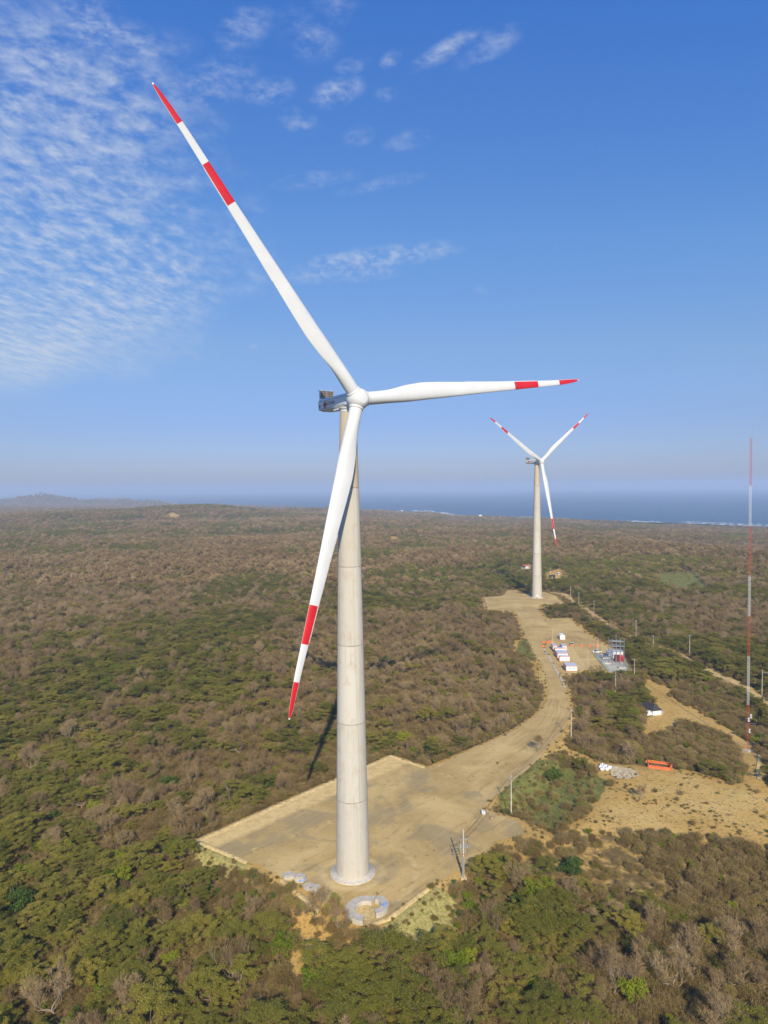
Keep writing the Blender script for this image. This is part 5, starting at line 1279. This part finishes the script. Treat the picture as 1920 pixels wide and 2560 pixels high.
def far_house(u, v, w, d, h, wall, roof, label, pitched=True, group=None, z=None):
    p = gt(u, v); o = thing('far_house', label, 'house', p, .2, group)
    MB().box((0, 0, h/2), (w, d, h), 0).build('walls', wall, o)
    if pitched:
        e = .5; vs = [(-w/2-e, -d/2-e, h-.05), (w/2+e, -d/2-e, h-.05), (w/2+e, d/2+e, h-.05), (-w/2-e, d/2+e, h-.05), (-w/2-e, 0, h+d*.28), (w/2+e, 0, h+d*.28)]
        MB().add(vs, [(0, 1, 5, 4), (2, 3, 4, 5), (1, 2, 5), (3, 0, 4), (3, 2, 1, 0)]).build('roof', roof, o)
    else: MB().box((0, 0, h+.15), (w+.4, d+.4, .3), 0).build('roof', roof, o)
    MB().box((-w*.2, -d/2-.02, 1.05), (1.0, .08, 2.1), 0).build('door', M_wood, o)
    for q in (.1, .32): MB().box((w*q, -d/2-.02, 1.6), (1.1, .08, 1.0), 0).build('window', M_glass, o)
    return o
far_house(1316, 1421, 9, 6, 3, M_cabin, M_tile, 'small far house with a red tiled roof left of the far turbine')
far_house(1306, 1422, 5, 5, 2.6, M_grey, M_slate, 'small grey shed left beside the red roofed far house')
far_house(1380, 1445, 5, 5, 2.2, M_slate, M_slate, 'small dark far hut right behind the far turbine')
far_house(1397, 1437, 2.2, 2.2, 2.4, M_cabin, M_cabin, 'tiny white far kiosk beside the sandy bend', False)
for u, v, w, h, lab in ((995, 1281, 26, 9, 'large white building on the distant headland'), (1004, 1280, 14, 12, 'tall white building second on the headland'), (966, 1291, 30, 6, 'low white building left on the coastal plain'), (978, 1292, 18, 6, 'low white building right on the coastal plain'), (330, 1268, 34, 12, 'pale building on the distant ridge at left'), (1200, 1290, 18, 6, 'low pale house near the shore dunes'), (462, 1269, 12, 5, 'small pale house beside the ridge top')):
    far_house(u, v, w, w*.5, h, M_cabin, M_cabin, lab, False)

# ------------------------------------------------------------------ white bags, gravel heap, pond ring, workers
bagm = None
for k, (x, y, lab) in enumerate([(150, 214, 'white bulk bag at the back left of the heap'), (196, 232, 'white bulk bag at the back middle of the heap'), (128, 244, 'white bulk bag at the far left of the heap'), (148, 276, 'white bulk bag at the front left of the heap'), (216, 276, 'white bulk bag at the front right of the heap'), (256, 250, 'white bulk bag at the far right of the heap'), (176, 254, 'white bulk bag in the middle of the heap')]):
    p = gt(1480+x/5.925, 1880+y/5.925); rg = random.Random(k); bm = bmesh.new(); bmesh.ops.create_cube(bm, size=1.1); bmesh.ops.bevel(bm, geom=bm.edges[:], offset=.22, segments=3, affect='EDGES'); bmesh.ops.subdivide_edges(bm, edges=bm.edges[:], cuts=1)
    for q in bm.verts: q.co = q.co*(1+.12*math.sin(q.co.x*7+k)*math.cos(q.co.y*6+k*2))+Vector((0, 0, .5)); q.co.x *= 1+.2*(1-abs(q.co.z-.4))
    me = bpy.data.meshes.new('sack'); bm.to_mesh(me); bm.free(); me.materials.append(M_bag); me.polygons.foreach_set('use_smooth', [True]*len(me.polygons))
    o = thing('bulk_bag', lab, 'bulk bag', p, k*.7, 'white bulk bags heaped on the dry field'); o.scale = (1.15, 1.15, 1.1); put('sack', me, o)
    mb = MB()
    for a, b in ((-.4, -.4), (.4, -.4), (.4, .4), (-.4, .4)): mb.tube([(a, b, .9), (a*.8, b*.9, 1.2), (a*.55, b, .95)], .035, 4)
    mb.build('lifting_loop', M_bag, o)
me = None
P = [gt(*q) for q in [(1516, 1915), (1545, 1918), (1580, 1926), (1592, 1936), (1570, 1945), (1540, 1946), (1524, 1935)]]
Pz = max(q.z for q in P); sheet('gravel_spread', [(q.x, q.y) for q in P], Pz+.14, simple('pale_gravel', (.58, .47, .28), .95, .35, 1.4, bump=.5), 'patch of pale gravel spilled beside the white bags', .45, 1.3, 4)
q0 = [gt(1480+x/5.925, 1880+y/5.925) for x, y in ((835, 232), (1150, 272), (1185, 200), (822, 155))]
def ring():
    A_, B_, C_, D_ = q0; z = max(q.z for q in q0)
    sides = [(A_, B_, 3, 'front'), (B_, C_, 2, 'right'), (C_, D_, 4, 'back'), (D_, A_, 2, 'left')]
    for a, b, n, nm in sides:
        v = b-a
        for k in range(n):
            p = a+v*((k+.5)/n); p.z = tz(p.x, p.y); L = v.length/n
            od = {0: 'first', 1: 'second', 2: 'third', 3: 'fourth'}[k]
            if nm in ('front', 'back'): lab = '%s orange barrier from the %s in the %s side of the pond ring' % (od, 'left' if nm == 'front' else 'right', nm)
            else: lab = '%s orange barrier at the %s end of the pond ring' % ('nearer' if (nm == 'right') == (k == 0) else 'farther', nm)
            o = put('traffic_barrier', BAR, None, p, math.atan2(v.y, v.x)); o.scale = (L/1.84, 1.1, 1.0); tag(o, lab, 'barrier', 'orange barriers ringing the lined pond')
    c = (A_+B_+C_+D_)/4; n = 14; vs = []
    for i in range(n+1):
        for j in range(n+1):
            p = A_.lerp(B_, i/n).lerp(D_.lerp(C_, i/n), j/n); z = tz(p.x, p.y); e = min(i, j, n-i, n-j)/n; vs.append((p.x, p.y, z+.10-.25*min(1, e*5)+random.uniform(-.04, .05)+.2*(e < .01)))
    me = mesh_np('pond_liner', vs, [(i*(n+1)+j, (i+1)*(n+1)+j, (i+1)*(n+1)+j+1, i*(n+1)+j+1) for i in range(n) for j in range(n)], [M_liner], None, True)
    tag(put('pond_liner', me), 'black sheet liner inside the ring of orange barriers', 'liner')
ring()
def person(p, rz, pose, label):
    o = thing('person', label, 'person', p, rz)
    if pose == 'stand':
        J = [(0, 0, .95), (0, .0, 1.2), (0, 0, 1.42), (0, .01, 1.52), (0, -.02, 1.66), (-.19, 0, 1.40), (-.25, -.06, 1.14), (-.22, -.25, .96), (.19, 0, 1.40), (.26, 0, 1.14), (.25, -.08, .88), (-.1, 0, .88), (-.11, -.02, .48), (-.12, .02, .06), (-.12, -.16, .04), (.1, 0, .88), (.12, -.02, .48), (.13, .02, .06), (.14, -.16, .04)]
    else:
        J = [(0, .1, .88), (0, -.12, 1.05), (0, -.36, 1.14), (0, -.46, 1.14), (0, -.60, 1.10), (-.19, -.34, 1.10), (-.2, -.42, .82), (-.14, -.52, .62), (.19, -.34, 1.10), (.22, -.42, .82), (.16, -.54, .62), (-.1, .1, .82), (-.14, -.04, .46), (-.14, .08, .06), (-.14, -.1, .04), (.1, .1, .82), (.14, -.02, .46), (.15, .1, .06), (.15, -.08, .04)]
    Rr = [.15, .15, .14, .06, .11, .075, .055, .045, .075, .055, .045, .10, .07, .05, .045, .10, .07, .05, .045]
    E_ = [(0, 1), (1, 2), (2, 3), (3, 4), (2, 5), (5, 6), (6, 7), (2, 8), (8, 9), (9, 10), (0, 11), (11, 12), (12, 13), (13, 14), (0, 15), (15, 16), (16, 17), (17, 18)]
    for s, hd in ((7, (-1)), (10, 1)):              # five short fingers per hand
        b = Vector(J[s])
        for k in range(5):
            J.append(tuple(b+Vector(((k-2)*.018+(.03*-hd if k == 0 else 0), -.03-.01*(k == 2), -.09+.02*abs(k-2))))); Rr.append(.011); E_.append((s, len(J)-1))
    me = bpy.data.meshes.new('body'); me.from_pydata(J, E_, []); b = put('body', me, o)
    sk = b.modifiers.new('skin', 'SKIN'); sk.use_smooth_shade = True
    for i, q in enumerate(me.skin_vertices[0].data): q.radius = (Rr[i], Rr[i]); q.use_root = i == 0
    b.modifiers.new('sub', 'SUBSURF').levels = 1
    m, t, bb = new_mat('workwear_'+pose); z = t.n('SeparateXYZ', {0: t.n('TexCoord').outputs['Object']}).outputs[2]; y = t.n('SeparateXYZ', {0: t.n('TexCoord').outputs['Object']}).outputs[1]
    hd = t.math('GREATER_THAN', z, 1.50) if pose == 'stand' else t.math('LESS_THAN', y, -.46)
    c = t.mix(t.math('GREATER_THAN', z, .86 if pose == 'stand' else .8), (.03, .035, .06), (.80, .42, .01)); c = t.mix(hd, c, (.30, .16, .10)); t.set(bb.inputs['Base Color'], c); bb.inputs['Roughness'].default_value = .8
    me.materials.append(m)
    h = Vector(J[4]); mb = MB(); mb.lathe([(.16, 0), (.155, .05), (.12, .12), (.05, .155), (.01, .16)], 14, 0, mtx=Matrix.Translation(h+Vector((0, -.01, .04)))); mb.box((h.x, h.y-.16, h.z+.05), (.2, .1, .02), 0); mb.build('helmet', M_yel, o)
    mb = MB(); mb.lathe([(.17, -.02), (.185, .12), (.18, .26), (.15, .34)], 14, 0, mtx=Matrix.Translation((0, 0, 1.08)) if pose == 'stand' else Matrix.Translation((0, -.06, .98)) @ Matrix.Rotation(1.15, 4, 'X')); mb.build('vest', M_yel, o)
person(gt(1480+800/5.925, 1880+192/5.925), .6, 'stand', 'worker in yellow standing outside the left end of the pond ring')
pp = gt(1480+885/5.925, 1880+196/5.925); pp.z = max(q.z for q in q0)+.12; person(pp, .9, 'bend', 'worker in yellow bending down inside the pond ring')

# ------------------------------------------------------------------ tank, drum, concrete pieces, nets
p = gp(1208, 2036); o = thing('liquid_tank', 'white cubic tank on a pallet at the right pad edge', 'tank', p, .15)
MB().box((0, 0, .72), (1.05, 1.05, 1.1), 0, bev=.1).build('bottle', M_bag, o)
mb = MB()
for a, b in ((-.55, -.55), (.55, -.55), (.55, .55), (-.55, .55)): mb.box((a, b, .72), (.05, .05, 1.2))
for z in (.3, .7, 1.1):
    for s in (-1, 1): mb.box((0, s*.56, z), (1.14, .03, .04)); mb.box((s*.56, 0, z), (.03, 1.14, .04))
mb.build('cage', M_grey, o); MB().box((0, 0, .08), (1.2, 1.1, .14), 0, bev=.02).build('pallet', M_wood, o); MB().lathe([(.2, 1.27), (.2, 1.36), (.05, 1.37)], 12).build('lid', M_dark, o)
p = gp(1228.5, 2049); o = thing('steel_drum', 'small drum with a dark red top beside the white tank', 'drum', p)
MB().lathe([(.29, 0), (.30, .02), (.29, .3), (.305, .31), (.29, .33), (.29, .6), (.305, .61), (.29, .63), (.29, .88)], 20).build('drum_body', M_wood, o); MB().lathe([(.29, .88), (.30, .9), (.28, .93), (.05, .94)], 20).build('drum_lid', M_tile, o)

def ring_piece(name, c, r0, r1, a0, a1, h, label, tilt=0, cap=None):
    n = 40; mb = MB(); vs = []
    for i in range(n+1):
        a = a0+(a1-a0)*i/n; ca, sa = math.cos(a), math.sin(a)
        for r, z in ((r0, 0), (r1, 0), (r1, h*.94), (r1-.05, h), (r0+.05, h), (r0, h*.94)): vs.append((r*ca, r*sa, z))
    k = 6; fs = [(i*k+j, i*k+(j+1) % k, (i+1)*k+(j+1) % k, (i+1)*k+j) for i in range(n) for j in range(k)]+[tuple(range(k))[::-1], tuple(range(n*k, n*k+k))]
    mb.add(vs, fs); o = thing('concrete_ring_segment', label, 'concrete segment', c, 0, 'curved precast concrete pieces round the near pad corner'); mb.build('segment', M_conc2, o)
    mb = MB()
    for q in (.18, .5, .82):
        a = a0+(a1-a0)*q; rm = (r0+r1)/2; mb.tube([(rm*math.cos(a)-.15, rm*math.sin(a), h-.05), (rm*math.cos(a)-.12, rm*math.sin(a), h+.2), (rm*math.cos(a)+.12, rm*math.sin(a), h+.2), (rm*math.cos(a)+.15, rm*math.sin(a), h-.05)], .04, 5)
    mb.build('lifting_eye', M_grey, o); return o
M_conc2 = simple('white_grey_concrete', (.50, .455, .37), .85, .15, .8, bump=.2)
pc = gp(680+752/3.19, 2100+575/3.19, .0); 
def ang(a): return math.radians(a)
ring_piece('r', (pc.x, pc.y, -.5), 2.7, 5.0, ang(64), ang(262), 1.5, 'large curved concrete ring segment at the near pad corner')
pq = gp(680+800/3.19, 2100+545/3.19); o = ring_piece('r', (pq.x, pq.y, -.5), 2.0, 3.9, ang(-75), ang(70), 1.6, 'shorter curved concrete ring segment facing the large one, with blue sheet')
b = MB().box((0, 0, 0), (1.6, 1.1, .05), 0, rot=Matrix.Rotation(.6, 3, 'Z')).build('plastic_sheet', M_blue, o, (2.85, -.2, 1.66))
pf = gp(680+740/3.19, 2100+585/3.19); m_ = [(pf.x+2.75*math.cos(k*.35), pf.y+2.75*math.sin(k*.35)) for k in range(18)]; sheet('ring_floor', m_, .03, M_bund, 'sandy floor inside the concrete ring', .6, .1)
def slab(u, v, r0, h, sides, label, rz, notch=False, z=0):
    p = gp(u, v); o = thing('concrete_slab', label, 'concrete slab', (p.x, p.y, z), rz, 'precast concrete slabs left of the tower foot')
    poly = []
    for k in range(sides):
        a = 6.283*k/sides; r = r0*(1+.12*math.sin(3*k)); poly.append((r*math.cos(a), r*math.sin(a)*.9))
    if notch: poly.insert(1, (r0*.35, r0*.25))
    mb = MB(); mb.prism(poly, 0, h); mb.prism([(x*.72, y*.72) for x, y in poly], h, h+.14); mb.build('slab', M_conc2, o)
    mb = MB()
    for s in (-1, 1): mb.tube([(s*.5, 0, h+.1), (s*.5, 0, h+.35), (s*.5+.25, 0, h+.35), (s*.5+.25, 0, h+.1)], .035, 5)
    mb.build('lifting_eye', M_grey, o); return o
S8 = lambda x, y: (680+x/3.19, 2100+y/3.19)
slab(*S8(132, 292), 1.75, .55, 8, 'octagonal concrete slab, leftmost of the group beside the pad trees', .2)
o = slab(*S8(224, 318), 1.6, 1.1, 9, 'tall notched concrete piece standing behind a blue sheet', .4, True)
MB().box((.2, -1.5, .65), (1.9, .06, .55), 0).build('plastic_sheet', M_blue, o)
slab(*S8(292, 378), 1.5, .5, 8, 'flat concrete slab just right of the blue sheet', .7)
slab(*S8(345, 392), 1.6, .5, 7, 'rightmost flat concrete slab nearest the tower foot', .1)
def net(u, v, w, label, dz=.5):
    p = gt(u, v); rg = random.Random(int(u)); n = 8; vs = [(w*(i/n-.5)+rg.uniform(-.1, .1), w*.55*(j/n-.5)+rg.uniform(-.1, .1), dz+.35*math.sin(i*.9)*math.cos(j*.8)+.25*rg.random()+(j/n)*w*.3) for i in range(n+1) for j in range(n+1)]
    me = mesh_np('shade_net', vs, [(i*(n+1)+j, (i+1)*(n+1)+j, (i+1)*(n+1)+j+1, i*(n+1)+j+1) for i in range(n) for j in range(n)], [M_teal], None, True)
    o = put('shade_net', me, None, p, .4); so_ = o.modifiers.new('thick', 'SOLIDIFY'); so_.thickness = .02; tag(o, label, 'net')
net(664, 2003, 2.9, 'larger crumpled teal green net on the slope left of the pad', .9)
net(791.6, 1932, 1.7, 'small teal green net in the scrub behind the tower', 1.2)
